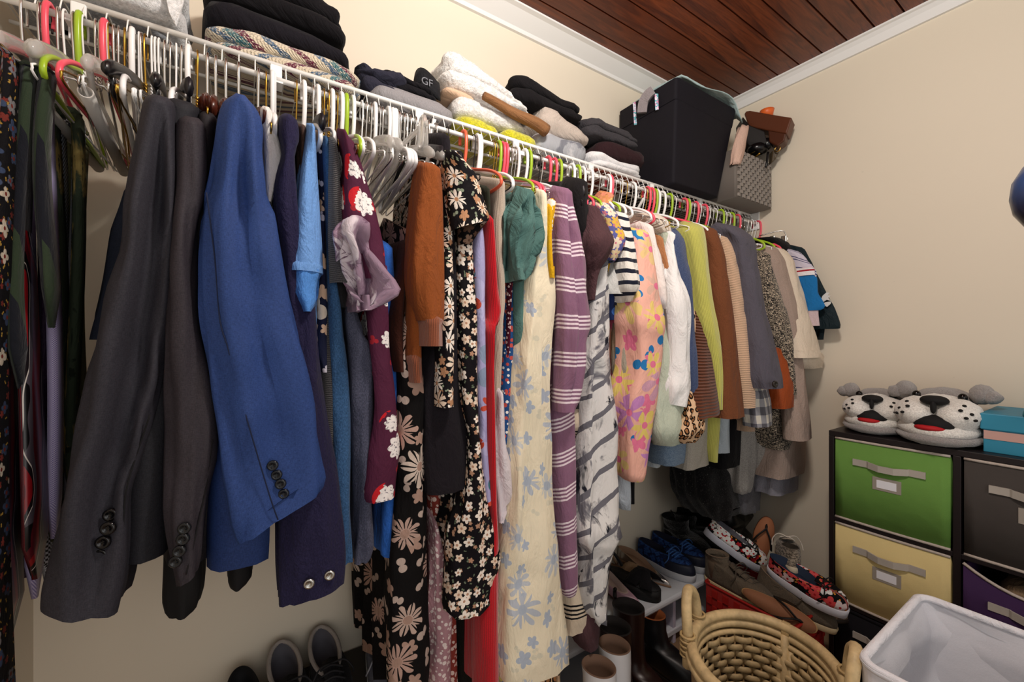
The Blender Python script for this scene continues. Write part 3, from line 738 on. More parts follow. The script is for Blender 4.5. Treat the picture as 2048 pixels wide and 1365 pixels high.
gar('lavender_leaf_dress', 'lavender satin dress with teal leaf print left of the red dress', 'dress', floral('a9a6cf', '3c7a86', 'c8503c', '2f6a78', 7, 3, .5, 'b8b6dc', rough=.45, depth=.85), [(455,954,970),(500,953,975),(600,957,977),(750,963,980),(860,967,984),(950,970,986),(1012,976,986)], .875, depth=.3)
gar('dark_olive_top', 'dark olive top sliver left of the red dress', 'top', cloth('2d2f24'), [(380,972,984),(500,977,990),(560,978,993),(620,976,984)], .89, 'sleeve', hemz=1.05, depth=.08)
gar('red_dress', 'bright red ribbed long dress in the middle of the rod', 'dress', knit('bf1220', 200, 0, .1, .3), [(440,980,992),(480,981,997),(560,985,1003),(625,989,1011),(652,985,1003),(672,983,995),(860,984,997),(1000,988,1001),(1090,990,1005),(1160,974,1005),(1390,970,1003)], .865, depth=.3, wr=.006)
gar('beige_rib_top', 'beige ribbed knit top right of the red dress', 'top', knit('c9b8a6', 300, 0, .08, .4), [(366,1000,1015),(420,998,1018),(500,997,1016),(600,1002,1017),(700,994,1012),(860,994,1006)], .885, depth=.3)
gar('maroon_dotted_dress', 'maroon dotted dress sliver right of the beige ribbed top', 'dress', dots('4a1226', 'e0c8c8', 80, .3), [(430,1014,1024),(560,1017,1029),(640,1018,1026),(860,1014,1022)], .9, depth=.3)
gar('white_satin_blouse', 'white satin blouse sleeve puffing out beside the red dress', 'blouse', cloth('d8d0d6', .04, .45), [(790,1000,1010),(860,995,1020),(900,994,1028),(960,998,1034),(1000,1002,1032),(1048,1003,1012)], .875, 'sleeve', depth=.09, wr=.012)
gar('navy_dotted_dress', 'navy blue dress with white and red specks left of the teal top', 'dress', dots('234a80', 'f0ece6', 70, .34, 'c05048'), [(440,1022,1029),(500,1020,1031),(600,1018,1032),(740,1013,1032),(880,1008,1029),(1000,1012,1028)], .9, depth=.3)
gar('yellow_border_dress', 'long yellow and tan border print dress left of the cream floral dress', 'dress', floral('b89a5e', 'd8c04a', '6d7a9c', '8a6f52', 40, 4, .6, 'c9b8a0'), [(620,1013,1024),(800,1004,1030),(1000,1008,1034),(1100,1006,1034),(1240,1003,1034),(1390,1001,1034)], .92, depth=.3, wr=.008)
gar('teal_wrap_top', 'teal green sleeveless top with folded armhole', 'top', cloth('4f716c', .1), [(385,1061,1071),(410,1048,1084),(440,1036,1095),(465,1031,1094),(505,1029,1086),(535,1030,1073),(562,1033,1060)], .83, 'sleeve', hemz=[(400,1045,1070),(560,1034,1059),(700,1036,1057),(860,1031,1046),(945,1033,1041)], depth=.11, wr=.022, m=22, hz=10, R=.018, crease=[(.45,.05,.12),(-.3,.03,.2)])
gar('slate_skirt', 'dark slate skirt sliver between the teal top and the cream floral dress', 'skirt', cloth('3a3f4c'), [(570,1050,1060),(740,1050,1062),(900,1040,1050)], .93, depth=.3)
gar('stone_cardigan', 'stone coloured thin cardigan left of the cream floral dress', 'cardigan', cloth('b3a898', .1), [(440,1066,1076),(570,1060,1074),(640,1058,1072),(706,1058,1066)], .9, depth=.3)
gar('cream_floral_dress', 'long cream dress with pale blue flowers and a yellow neckline', 'dress', floral('eadfc4', 'b9c0ca', 'aeb8c6', 'd9d3bd', 8.5, 9, .40, 'c9cccc', lines=7), [(388,1087,1099),(430,1088,1104),(480,1088,1104),(512,1085,1107),(560,1075,1114),(640,1070,1114),(740,1058,1111),(860,1048,1112),(1000,1040,1121),(1100,1034,1131),(1240,1023,1142),(1332,1024,1150)], .84, depth=.34, wr=.012, fold=.01, m=18, crease=[(.25,.04,.12),(-.4,.02,.15)], hem=.03,
    extra=[('neckline_trim', [(415,1102,1107),(470,1100,1106),(520,1104,1109),(556,1111,1115)], cloth('d8a818', .1), dict(y=.832, depth=.02, rise=0, wr=.003)), ('facing', [(405,1104,1118),(440,1100,1117),(475,1099,1108)], floral('d2a51c', '2a3348', 'f2ecdc', '8a5a18', 24, 6, .6), dict(y=.85, depth=.05, rise=0, wr=.004))])
mv = stripes('866079', 'e6d6de', .098, ((.06, .115), (.17, .225), (.28, .335), (.39, .445)))
mv2 = stripes('866079', 'e6d6de', .098, ((.36, .415), (.47, .525), (.58, .635), (.69, .745)), tilt=.35)
gar('mauve_striped_dress', 'mauve knit dress with groups of white stripes and long sleeve', 'dress', mv,
    [(386,1130,1152),(430,1129,1161),(500,1132,1178),(560,1137,1188),(620,1141,1195),(660,1143,1196),(700,1142,1189),(740,1140,1184),(790,1134,1172),(824,1132,1162)], .82, 'sleeve', depth=.1, wr=.008, m=20, crease=[(-.1,.03,.15)],
    hemz=[(388,1120,1146),(430,1108,1150),(500,1098,1150),(560,1110,1148),(740,1112,1150),(820,1114,1160),(1050,1131,1163),(1130,1136,1166),(1180,1138,1164),(1196,1140,1156)], bmat=mv2)
gar('cream_black_striped_dress', 'cream knit dress with black stripes under the mauve dress', 'dress', stripes('d3c3ac', '141214', .105, ((.05, .10), (.16, .21), (.27, .32), (.38, .43)), wob=.008), [(560,1172,1196),(700,1176,1195),(850,1150,1193),(870,1150,1176),(950,1152,1178),(1050,1150,1182),(1130,1146,1187),(1200,1140,1189),(1255,1142,1188)], .90, depth=.3, wr=.012)
gar('black_sweater', 'plain black sweater right of the mauve striped dress', 'top', cloth('161416', .1), [(367,1160,1182),(387,1155,1187),(430,1160,1190),(480,1170,1195),(540,1180,1192),(600,1184,1192)], .87, 'sleeve', hemz=1.05, depth=.12)
gar('plum_dress', 'plum brown draped wrap dress right of the black top', 'dress', cloth('4f363a', .15), [(420,1196,1203),(450,1195,1222),(484,1194,1241),(520,1190,1224),(552,1186,1202),(600,1184,1196)], .84, 'sleeve', depth=.08, wr=.008,
    hemz=[(430,1195,1205),(600,1184,1196),(860,1164,1190),(1050,1170,1190),(1214,1176,1202),(1260,1174,1208),(1298,1180,1206)])
gar('lilac_floral_blouse', 'lilac blouse with yellow and pink flowers right of the plum dress', 'blouse', floral('5d5f9c', 'd9b04a', 'c97a88', '4d6a58', 30, 6, .62, 'e6d6c0'), [(415,1210,1232),(430,1215,1244),(452,1224,1249),(480,1229,1258),(500,1228,1254),(522,1226,1242)], .855, 'sleeve', hemz=1.1, depth=.12, wr=.008,
    extra=[('shoulder_yoke', [(392,1222,1232),(402,1214,1230),(418,1208,1228)], floral('c98a5a', 'e8c27a', 'd88a70', '9c5a4a', 40, 6, .6), dict(y=.88, depth=.08))])
gar('navy_yellow_print_top', 'navy top with yellow print sliver above the tie-dye dress', 'top', floral('1c2c58', 'd9a82c', '3c66b0', '10182c', 14, 5, .6), [(520,1224,1238),(560,1220,1242),(600,1219,1240),(640,1222,1232)], .88, 'sleeve', hemz=1.05, depth=.09)
gar('tie_dye_dress', 'white long dress with grey and black tie-dye pattern', 'dress', tiedye('dcdad8', '6d6c74', '22242e'), [(505,1212,1222),(560,1204,1222),(600,1198,1225),(700,1194,1228),(740,1192,1235),(860,1190,1242),(1000,1186,1251),(1062,1184,1256),(1085,1185,1246),(1112,1186,1236),(1200,1190,1233),(1248,1202,1226)], .865, depth=.3, wr=.014, fold=.012, m=16, crease=[(.1,.04,.12),(-.4,.03,.15)])
gar('light_grey_tee', 'light grey t-shirt with wide short sleeve left of the striped tee', 'shirt', cloth('c3c3c0', .08), [(485,1248,1256),(540,1238,1262),(575,1228,1265),(590,1230,1266)], .86, 'sleeve', depth=.11, wr=.006,
    hemz=[(500,1248,1258),(600,1236,1264),(720,1240,1266),(860,1248,1269),(1000,1252,1271),(1020,1256,1269)], bmat=cloth('b9c2cc', .08),
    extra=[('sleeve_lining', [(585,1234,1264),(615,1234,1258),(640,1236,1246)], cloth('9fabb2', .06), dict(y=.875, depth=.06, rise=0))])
gar('black_sheath_dress', 'black dress edge hanging right of the pale grey shirt tails', 'dress', cloth('0d0c10'), [(560,1258,1268),(860,1262,1272),(1008,1262,1274)], .92, depth=.25)
gar('striped_tee', 'white t-shirt with navy stripes and rumpled short sleeve', 'shirt', stripes('e6e2da', '1b1f30', .034, ((.0, .36),), wob=.006), [(433,1249,1259),(455,1250,1271),(490,1257,1276),(530,1259,1285),(572,1262,1293),(590,1263,1285),(604,1264,1273)], .845, 'sleeve', hemz=1.36, depth=.1, wr=.012, hz=9)
gar('stone_blouse', 'stone beige blouse with gathered cuff under the striped tee', 'blouse', cloth('aaa292', .1), [(560,1268,1286),(600,1260,1289),(640,1255,1290),(700,1256,1291),(745,1257,1293),(770,1262,1291),(783,1269,1286)], .865, 'sleeve', hemz=.95, depth=.1, wr=.010)
gar('pink_floral_dress', 'pink dress with lilac, yellow and blue seventies flowers', 'dress', floral('efb6a4', 'c88ac4', 'e87a9c', '2c7ab8', 9, 6, .62, 'e9cf74', lines=5, scale2=12), [(468,1284,1302),(496,1281,1312),(560,1284,1324),(643,1289,1341),(684,1291,1336),(742,1288,1330),(800,1273,1322),(866,1270,1312),(950,1270,1303),(962,1275,1297)], .84, depth=.3, wr=.006)
gar('white_tee', 'white t-shirt with ruffled cap sleeve right of the pink floral dress', 'shirt', cloth('e9dfda', .05), [(455,1298,1312),(500,1309,1327),(550,1318,1340),(580,1322,1344),(605,1326,1343),(618,1330,1339)], .86, 'sleeve', hemz=1.05, depth=.1, wr=.010, hz=9,
    extra=[('sleeve_lining', [(590,1326,1340),(620,1332,1338)], cloth('f0eae6'), dict(y=.88, depth=.05, rise=0))])
gar('tan_sweater', 'tan sweater sliver right of the white tee', 'sweater', cloth('b07850'), [(478,1322,1330),(520,1332,1340),(580,1342,1348)], .88, 'sleeve', hemz=1.05, depth=.08)
gar('cream_lace_cardigan', 'cream lace cardigan shoulder on top of the white blouse', 'cardigan', cloth('ded2c2', .1), [(438,1300,1340),(446,1310,1346),(465,1325,1349),(480,1338,1352),(520,1342,1352)], .90, 'sleeve', hemz=1.1, depth=.16, rise=.2)
gar('sage_shirt', 'pale sage green shirt with long sleeve beside the pink floral dress', 'shirt', cloth('b9c2b0', .08), [(470,1338,1350),(566,1344,1360),(640,1337,1365),(713,1332,1370),(800,1327,1380),(860,1330,1388),(888,1336,1374)], .87, 'sleeve', depth=.09, wr=.009, hemz=[(480,1340,1355),(700,1318,1350),(860,1312,1340),(933,1310,1330)], bmat=cloth('b6bec4', .1))
gar('white_blouse', 'white blouse with long loose sleeve and open cuff', 'blouse', cloth('ecebea', .04), [(470,1348,1355),(500,1347,1358),(566,1352,1377),(610,1358,1388),(655,1361,1391),(700,1360,1388),(742,1358,1390),(775,1354,1393),(812,1350,1386)], .855, 'sleeve', hemz=1.0, depth=.08, wr=.010, hem=.02)
gar('leopard_blouse', 'leopard print blouse hem below the white cuff', 'blouse', leopard(), [(490,1357,1363),(600,1384,1390),(700,1386,1395),(780,1389,1403),(830,1384,1416),(865,1372,1420),(884,1372,1402)], .875, depth=.2, wr=.010)
gar('navy_heather_sweater', 'navy heather sweater right of the white blouse', 'sweater', tweed('2c3858', '56658a', 700, 700), [(464,1349,1363),(480,1353,1376),(510,1359,1383),(580,1376,1394),(655,1388,1400),(713,1391,1405),(786,1393,1403)], .87, 'sleeve', depth=.09, hemz=[(480,1350,1370),(700,1350,1392),(880,1340,1390),(924,1340,1386)], bmat=tweed('4a6484', '8fa4b8', 500, 500))
gar('grey_marl_sweater', 'grey marl sweater shoulder left of the lime cardigan', 'sweater', tweed('6d7178', 'a3a5a8', 700, 700), [(468,1378,1391),(482,1379,1397),(566,1388,1400),(650,1395,1403)], .875, 'sleeve', depth=.09, hemz=[(480,1380,1396),(700,1390,1420),(840,1386,1428),(932,1381,1427)], bmat=cloth('a39e94', .2))
gar('brown_rib_sweater', 'chestnut ribbed knit sweater with wide flared sleeve', 'sweater', knit('6e3a20', 0, 95, .15, .9), [(505,1397,1402),(560,1400,1408),(655,1401,1425),(757,1402,1444),(800,1402,1452),(830,1405,1454)], .865, 'sleeve', hemz=.95, depth=.1, wr=.005, hem=-.012)
gar('lime_cardigan', 'lime yellow ribbed cardigan with long narrow sleeve', 'cardigan', knit('c3c162', 200, 0, .05, .3), [(456,1393,1412),(470,1391,1418),(525,1400,1425),(600,1412,1434),(655,1422,1444),(740,1438,1451),(800,1441,1453),(820,1442,1452)], .85, 'sleeve', depth=.1, wr=.005,
    hemz=[(470,1400,1418),(700,1425,1445),(800,1430,1450),(880,1428,1447),(924,1430,1441)])
gar('dark_brown_cardigan', 'dark brown cardigan sliver right of the lime cardigan', 'cardigan', cloth('3b2a2a'), [(468,1417,1425),(550,1427,1437),(620,1437,1445),(680,1443,1449)], .88, 'sleeve', hemz=1.0, depth=.08)
gar('pink_tweed_jacket', 'pinkish tweed jacket sliver left of the brown cardigan', 'jacket', tweed('8f8084', 'c9b4b4', 300, 300), [(464,1421,1428),(580,1440,1447),(690,1446,1459),(756,1449,1456)], .88, 'sleeve', hemz=1.0, depth=.08)
gar('pale_blue_cardigan', 'pale grey blue cardigan hem between lime and chestnut sleeves', 'cardigan', cloth('a9b3bc', .1), [(560,1448,1455),(700,1450,1462),(840,1447,1465),(905,1447,1468)], .9, depth=.25, wr=.01)
gar('black_cardigan', 'black cardigan hem below the brown cardigan sleeve', 'cardigan', cloth('0e0d10'), [(600,1470,1478),(800,1470,1490),(930,1450,1490)], .93, depth=.25)
gar('brown_cardigan', 'plain brown wool cardigan sleeve left of the peach sweater', 'cardigan', cloth('6e4128', .15), [(464,1425,1440),(480,1427,1447),(522,1441,1459),(596,1447,1472),(669,1458,1483),(740,1459,1489),(800,1460,1496),(834,1462,1499)], .855, 'sleeve', hemz=1.0, depth=.1, wr=.004)
gar('grey_shirt', 'grey shirt sliver between the brown cardigan and the peach sweater', 'shirt', cloth('8d8f94'), [(465,1441,1449),(522,1458,1466),(596,1471,1477),(640,1476,1482)], .88, 'sleeve', hemz=1.0, depth=.08)
gar('peach_sweater', 'peach cable knit sweater with long ribbed cuff', 'sweater', knit('d9b596', 0, 150, .06, .45), [(480,1452,1471),(510,1461,1480),(596,1477,1495),(684,1487,1511),(772,1493,1518),(815,1497,1518)], .855, 'sleeve', hemz=1.0, depth=.1, wr=.004,
    extra=[('cuff', [(812,1496,1518),(862,1500,1516)], knit('d9b596', 220, 0, .08, .7), dict(depth=.09, rise=0))])
gar('red_plaid_shirt', 'dark red plaid shirt collar right of the peach sweater', 'shirt', plaid('3a1014', '7a141c', '1a1416', 40), [(485,1474,1480),(510,1480,1488),(540,1484,1490)], .88, 'sleeve', hemz=1.1, depth=.07)
gar('dark_teal_shirt', 'dark teal shirt strip left of the grey shirt jacket', 'shirt', cloth('16302f', .15), [(505,1487,1499),(600,1496,1510),(713,1513,1525),(740,1516,1526)], .88, 'sleeve', hemz=.98, depth=.08)
gar('grey_plaid_flannel', 'grey and white plaid flannel shirt cuff right of the peach sweater', 'shirt', plaid('55545c', '8d8c92', 'cfc9be', 16), [(560,1500,1508),(690,1509,1524),(760,1513,1542),(800,1516,1551),(850,1519,1554)], .865, 'sleeve', hemz=.95, depth=.09, wr=.008)
gar('grey_knit_cardigan', 'light grey nubby knit cardigan with two long panels hanging low', 'cardigan', tweed('85827e', 'b5b0aa', 260, 420, .5), [(760,1492,1518),(880,1492,1520),(960,1490,1516),(985,1491,1510)], .93, depth=.2, wr=.012,
    extra=[('front_panel', [(760,1540,1560),(860,1530,1560),(930,1528,1556),(948,1532,1552)], tweed('85827e', 'b5b0aa', 260, 420, .5), dict(y=.90, depth=.1))])
gar('charcoal_knit_coat', 'charcoal grey heather knit coat hanging lowest near the corner', 'coat', tweed('47464c', '77757b', 500, 500), [(760,1510,1530),(900,1500,1532),(1000,1492,1531),(1020,1496,1529)], .97, depth=.2, wr=.010)
t, W = gar('grey_shirt_jacket', 'dark grey cotton shirt jacket with large button on its cuff', 'jacket', cloth('55525c', .1), [(463,1462,1498),(475,1472,1513),(490,1485,1520),(510,1492,1523),(581,1509,1537),(654,1519,1551),(728,1531,1567),(755,1537,1574),(776,1543,1577)], .84, 'sleeve', hemz=.95, depth=.12, wr=.008, m=20)
button(t, W, [(1551,769)], .12, plain('2a2420', .3), .012)
gar('rust_blouse', 'rust orange silky blouse between the grey shirt jacket and the tweed', 'blouse', cloth('94431a', .12, .5), [(530,1536,1543),(625,1549,1559),(713,1564,1583),(772,1570,1597),(814,1566,1600)], .86, 'sleeve', hemz=.95, depth=.09)
gar('tweed_cardigan', 'black and cream boucle tweed cardigan', 'cardigan', tweed('121014', 'd3c2aa', 150, 190, .54), [(511,1537,1546),(534,1536,1550),(578,1544,1564),(620,1555,1578),(665,1568,1588),(721,1582,1594),(790,1590,1599)], .85, 'sleeve', depth=.09, hemz=[(540,1545,1560),(700,1570,1592),(806,1563,1600),(860,1561,1600),(894,1568,1600)])
gar('taupe_cardigan', 'pinkish taupe long wool cardigan left of the ivory coat', 'cardigan', cloth('a39085', .15), [(500,1544,1562),(520,1550,1577),(534,1554,1581),(581,1569,1592),(628,1581,1602),(700,1592,1611),(760,1598,1618),(840,1603,1630),(878,1606,1634)], .86, 'sleeve', depth=.09, wr=.006, hemz=[(520,1560,1580),(700,1590,1612),(780,1588,1620),(880,1575,1622),(944,1568,1620)])
t, W = gar('ivory_coat', 'ivory cream coat with rolled cuff near the right wall', 'coat', cloth('d9cbb8', .06), [(505,1562,1582),(522,1576,1597),(540,1581,1602),(585,1594,1616),(640,1603,1632),(693,1609,1647),(715,1611,1654)], .855, 'sleeve', hemz=1.0, depth=.1, wr=.006,
    extra=[('rolled_cuff', [(706,1610,1655),(722,1612,1659),(736,1618,1654)], cloth('d9cbb8', .06), dict(depth=.11, wr=.012, rise=0, hz=20))])
gar('grey_underskirt', 'pale grey skirt hem hanging low beside the right wall', 'skirt', cloth('8e8c96', .1), [(700,1600,1612),(860,1575,1606),(980,1562,1602)], .93, depth=.2)
gar('black_hanging_trousers', 'black trousers on a clip hanger against the right wall', 'trousers', cloth('0e0d10'), [(487,1540,1588),(500,1565,1594),(530,1580,1598),(600,1590,1604)], .90, 'sleeve', hemz=1.1, depth=.16, rise=.1)
gar('striped_sleeve_jersey', 'white jersey with navy and red sleeve stripes and blue undersleeve', 'jersey', stripes('c9c3d2', '2a2a5c', .06, ((.62, .70), (.86, .95)), tilt=-.4), [(508,1595,1606),(530,1602,1625),(548,1607,1637),(566,1611,1630)], .83, 'sleeve', hemz=1.2, depth=.09, k=1, wmax=.03, wr=.003,
    extra=[('stripe_band', [(540,1607,1633),(550,1609,1636)], stripes('e8e4e8', 'a0202c', .028, ((.3, .6),)), dict(y=.771, depth=.09, rise=0)), ('undersleeve', [(556,1612,1637),(590,1616,1644),(612,1622,1653),(621,1627,1645)], cloth('1f6fae', .08), dict(y=.763, depth=.08, rise=0)),
           ('tail', [(615,1627,1640),(652,1632,1643)], cloth('c9b4b8'), dict(y=.76, depth=.06, rise=0))])
t, W = gar('dark_green_jersey', 'very dark green football jersey with a bird head emblem on the sleeve', 'jersey', cloth('15242a', .1, .55), [(500,1596,1612),(527,1606,1627),(553,1616,1641),(600,1632,1664),(650,1644,1685),(658,1646,1680)], .83, 'sleeve', hemz=1.25, depth=.12, k=1, wmax=.022, wr=.003,
    extra=[('undersleeve', [(640,1640,1655),(680,1644,1650)], cloth('0f1a1f'), dict(y=.86, depth=.05, rise=0))])
# bird-head emblem on the sleeve (generic curved shapes)
def ptsX(lst, x): return [atX(a, b, x) for a, b in lst]
em = MB(); xe = 2.062
for poly in ([(1646,600),(1650,590),(1658,583),(1664,584),(1660,589),(1667,590),(1661,594),(1666,600),(1658,598),(1652,602)], [(1648,606),(1656,603),(1667,601),(1666,606),(1659,612),(1653,609)]):
    v = ptsX([(a_-5, b_+2) for a_, b_ in poly], xe); n = len(v); v2 = [p+Vector((.003, 0, 0)) for p in v]
    em.add(v+v2, [tuple(range(n)), tuple(range(2*n-1, n-1, -1))]+[(i, (i+1) % n, n+(i+1) % n, n+i) for i in range(n)])
em.build('sleeve_emblem', plain('e2e0dc', .5), t, smooth=False)
# ---- clip hanger at the far right, facing the room
hr = thing('clip_hanger', 'chrome wire trouser hanger with clips beside the right wall', 'hanger', (2.1, .95, 1.72))
a, b, c, d = atX(1519, 472, 2.06), atX(1560, 462, 2.09), atX(1571, 468, 2.1), atX(1571, 484, 2.1)
MB().tube(cat([a, b, c, d, atX(1520, 487, 2.06)], 4), .0025, 6).build('frame', HK['s'], hr)
for px in (1545, 1568): 
    p = atX(px, 480, 2.09); bev(MB().box(p.x-.006, p.x+.006, p.y-.012, p.y+.012, p.z-.018, p.z+.018).build('clip', HK['s'], hr, smooth=False), .003)
# ---- ties hanging over the front hanger bar
tr = hanger(70, 'b', 'carrying the neckties at far left', 0); xt = -.30
tr.location = (xt, ROD_Y, ROD_Z); 
def tie(name, label, mat, y, zb, w=.075, xo=0, zt=1.648, tip=.06):
    W2 = []; n = 14; mb = MB(); th = .006
    for sd, x_, zb_, ww in ((0, xt-.012+xo, zb, w), (1, xt+.012+xo, zb+.09, w*.7)):
        rings = []
        for i in range(n+1):
            t = i/n; z = lerp(zt, zb_+tip, t); wd = lerp(.03, ww, min(1, t*1.1))
            yy = y+.006*sin(t*5+y*40); xx = x_+.007*sin(t*4+y*30+sd)
            rings.append([Vector((xx+sx*th, yy+sy*wd/2, z)) for sx, sy in ((0, -1), (1, -.8), (1, 0), (1, .8), (0, 1), (-1, .8), (-1, 0), (-1, -.8))])
        rings.append([Vector((xx+sx*th*.5, yy+sy*.004, zb_)) for sx, sy in ((0, -1), (1, -.8), (1, 0), (1, .8), (0, 1), (-1, .8), (-1, 0), (-1, -.8))])
        mb.loft(rings)
    mb.tube([(xt-.012+xo, y, zt), (xt-.008+xo, y, zt+.006), (xt+.008+xo, y, zt+.006), (xt+.012+xo, y, zt)], .012, 8)
    o = mb.build(name, mat); return tag(o, label, 'necktie', 'neckties over the hanger bar at far left')
tie('necktie', 'black necktie with small colourful figures, furthest left', floral('0d0c10', 'b5aa9a', '6a2a24', '9a7a34', 34, 4, .45, '34405a'), .868, .60, .085)
tie('necktie', 'black and burgundy silk necktie with flowing swirl lines', swirl_tie(), .918, .80, .10, .012)
tie('necktie', 'green and navy striped necktie at far left', stripes('15171f', '2c3828', .28, ((.1, .5),), tilt=2.0), .90, 1.18, .06, .035)
tie('necktie', 'pale purple woven necktie with tiny light flecks', checks('6d5f9c', 'c9c2dc', 330), .965, .84, .045, .02)
tie('necktie', 'dark plum satin necktie between the patterned ones', cloth('2c1634', .1, .4), 1.0, .86, .06, .0)
tie('necktie', 'black necktie with a grid of pale grey checks', checks('121216', 'a3a8b4', 130), 1.075, .80, .05, .02)
tie('necktie', 'green and gold bamboo patterned necktie', tiedye('343e30', '8f7c48', '1c241c', 14, False), 1.035, .90, .06, .03)
tie('necktie', 'olive drab plain necktie, rightmost of the ties', cloth('6b6a48', .1), 1.115, .85, .07, .02)
# ================================================================== folded things on the wire shelf
DZ = RAIL_Z+.002
def folded(name, label, cat_, mat, x0, x1, y0, y1, z0, z1, layers=2, wr=.01, sx=0, sy=0, r=.05, group=None, parent=None, dome=.015, fz=9, lump=0, taper=0):
    SEED[0] += 1; so = Vector((SEED[0]*5.3, 2.1*SEED[0], .7)); xc, yc = (x0+x1)/2, (y0+y1)/2; hx, hy = (x1-x0)/2, (y1-y0)/2
    def ring(inset, z, sc=1):
        out = []; n = 48
        for i in range(n):
            a = 2*pi*i/n; c, s = cos(a), sin(a); e = .42
            px = (abs(c)**e)*(1 if c > 0 else -1); py = (abs(s)**e)*(1 if s > 0 else -1)
            t = (z-z0)/(z1-z0)
            X = xc+px*(hx-inset-taper*t)*sc; Y = yc+py*(hy-inset-taper*t)*sc
            zz = z+sx*(X-xc)*t+sy*(Y-yc)*t
            p = Vector((X, Y, zz)); q = Vector((X*fz, Y*fz, zz*fz*2.4))+so
            nn = noise.noise(q); n2 = noise.noise(q*2.7); rg = max(0, .25-abs(noise.noise(q*1.3+Vector((9, 9, 9)))))
            k = wr*(nn+.5*n2)-wr*2.2*rg
            d = Vector((X-xc, Y-yc, 0)); d = d.normalized() if d.length else d
            p += d*k; p.z += (wr*.8*(nn+.3*n2)+lump*noise.noise(q*.6))*max(0, t)
            p.z = max(p.z, z0); out.append(p)
        return out
    R = []; h = (z1-z0)/layers
    R.append(ring(h*.5+.02, z0, .5))
    for l in range(layers):
        for u in (-1, -.8, -.45, 0, .45, .8, 1):
            R.append(ring(min(.028, h*.5)*(1-math.sqrt(1-min(.98, abs(u))**2)), z0+h*(l+.5+u/2)))
    for sc in (.85, .6, .3, .08): R.append(ring(.02, z1+dome*(1-sc*sc), sc))
    o = MB().loft(R).build(name, mat, parent); 
    # flat mapping for prints
    if not parent: tag(o, label, cat_, group)
    return o
def X(px, y=1.1): return atY(px, 300, y).x
wt = fur('dfe0e2', 120, .7)
folded('grey_blanket', 'grey fleece blanket lying flat on the wire shelf at far left', 'blanket', fur('8f9298', 120, .7), XC+.02, X(345), 1.12, 1.335, DZ, DZ+.012, 1, .003)
bl = thing('white_towel', 'white terry towel at far left with a corner hanging over the shelf edge', 'towel', (-.2, 1.2, DZ+.042))
folded('folded_body', None, None, wt, X(60), X(372), 1.062, 1.33, DZ+.016, DZ+.14, 2, .01, parent=bl)
q = [(X(322, 1.06), 1.066, DZ+.075), (X(374, 1.06), 1.066, DZ+.08), (X(362, 1.06), 1.056, DZ+.02), (X(352, 1.06), 1.058, DZ-.012), (X(338, 1.06), 1.056, DZ+.012)]
v_ = [Vector(p) for p in q]+[Vector(p)+Vector((0, .007, 0)) for p in q]
bev(mesh('hanging_corner', v_, [(0, 1, 2, 3, 4), (9, 8, 7, 6, 5)]+[(i, 5+i, 5+(i+1) % 5, (i+1) % 5) for i in range(5)], wt, bl, smooth=False), .003)
bk = cloth('15131a', .15)
folded('patterned_sweater', 'cream knit sweater with burgundy and teal zigzag pattern, folded on shelf', 'sweater', zig_sweater(), X(398), X(735), 1.108, 1.335, DZ, DZ+.064, 2, .008)
folded('black_sweatpants', 'black folded sweatpants resting on the patterned sweater', 'clothing', bk, X(388), X(712), 1.108, 1.33, DZ+.07, DZ+.122, 1, .012, sx=-.10)
folded('black_hoodie', 'thick black hoodie on top of the tallest folded pile', 'clothing', cloth('100e12', .15), X(400), X(700), 1.105, 1.335, DZ+.128, DZ+.215, 2, .014, sx=-.08)
folded('grey_sweatshirt', 'light grey folded sweatshirt behind the shelf rail', 'sweatshirt', cloth('8f8d90', .12), X(745), X(922), 1.115, 1.33, DZ, DZ+.062, 1, .008, sx=-.03)
folded('navy_leggings', 'dark navy crumpled leggings between patterned sweater and grey sweatshirt', 'clothing', cloth('2a2a38', .2), X(722), X(822), 1.115, 1.3, DZ+.03, DZ+.105, 2, .024, sx=-.25, lump=.03)
folded('black_shorts', 'black crumpled shorts lying on the grey sweatshirt', 'clothing', cloth('121116', .2), X(770), X(892), 1.13, 1.31, DZ+.064, DZ+.095, 2, .014, sx=-.1, lump=.02)
wb = thing('underwear_waistband', 'black garment with wide elastic waistband standing up, grey letters on it', 'clothing', (X(868), 1.14, DZ+.09))
ringp = []
for z_, s_ in ((0, 1), (.018, .96), (.036, .98), (.055, .9)):
    ringp.append([Vector((X(872)+.042*s_*cos(a), 1.17+.03*s_*sin(a), DZ+.088+z_+.012*sin(a*2))) for a in [2*pi*i/24 for i in range(24)]])
ringp += [[Vector((p.x*.92+X(872)*.08, p.y*.92+1.17*.08, p.z-.002)) for p in ringp[-1]], [Vector((p.x*.9+X(872)*.1, p.y*.9+1.17*.1, p.z-.03)) for p in ringp[-1]]]
MB().loft(ringp).build('waistband', cloth('17181d', .2, .7), wb)
fc = bpy.data.curves.new('letters', 'FONT'); fc.body = 'GF'; fc.size = .03; fc.extrude = .001; fo = bpy.data.objects.new('letters_tmp', fc)
COL.objects.link(fo); dg = bpy.context.evaluated_depsgraph_get(); me = bpy.data.meshes.new_from_object(fo.evaluated_get(dg)); bpy.data.objects.remove(fo)
lt = bpy.data.objects.new('lettering', me); COL.objects.link(lt); me.materials.append(plain('6d7078', .6)); lt.parent = wb
lt.location = Vector((X(872)-.031, 1.135, DZ+.099))-WL[wb.name]; lt.rotation_euler = (pi/2, 0, .05)
yl = fur('c9c422', 110, .9, 'e0da30')
folded('yellow_plush_blanket', 'bright yellow plush blanket, left roll above the shelf rail', 'blanket', yl, X(922), X(1010), 1.112, 1.33, DZ, DZ+.045, 1, .008, group='yellow plush blankets on the shelf')
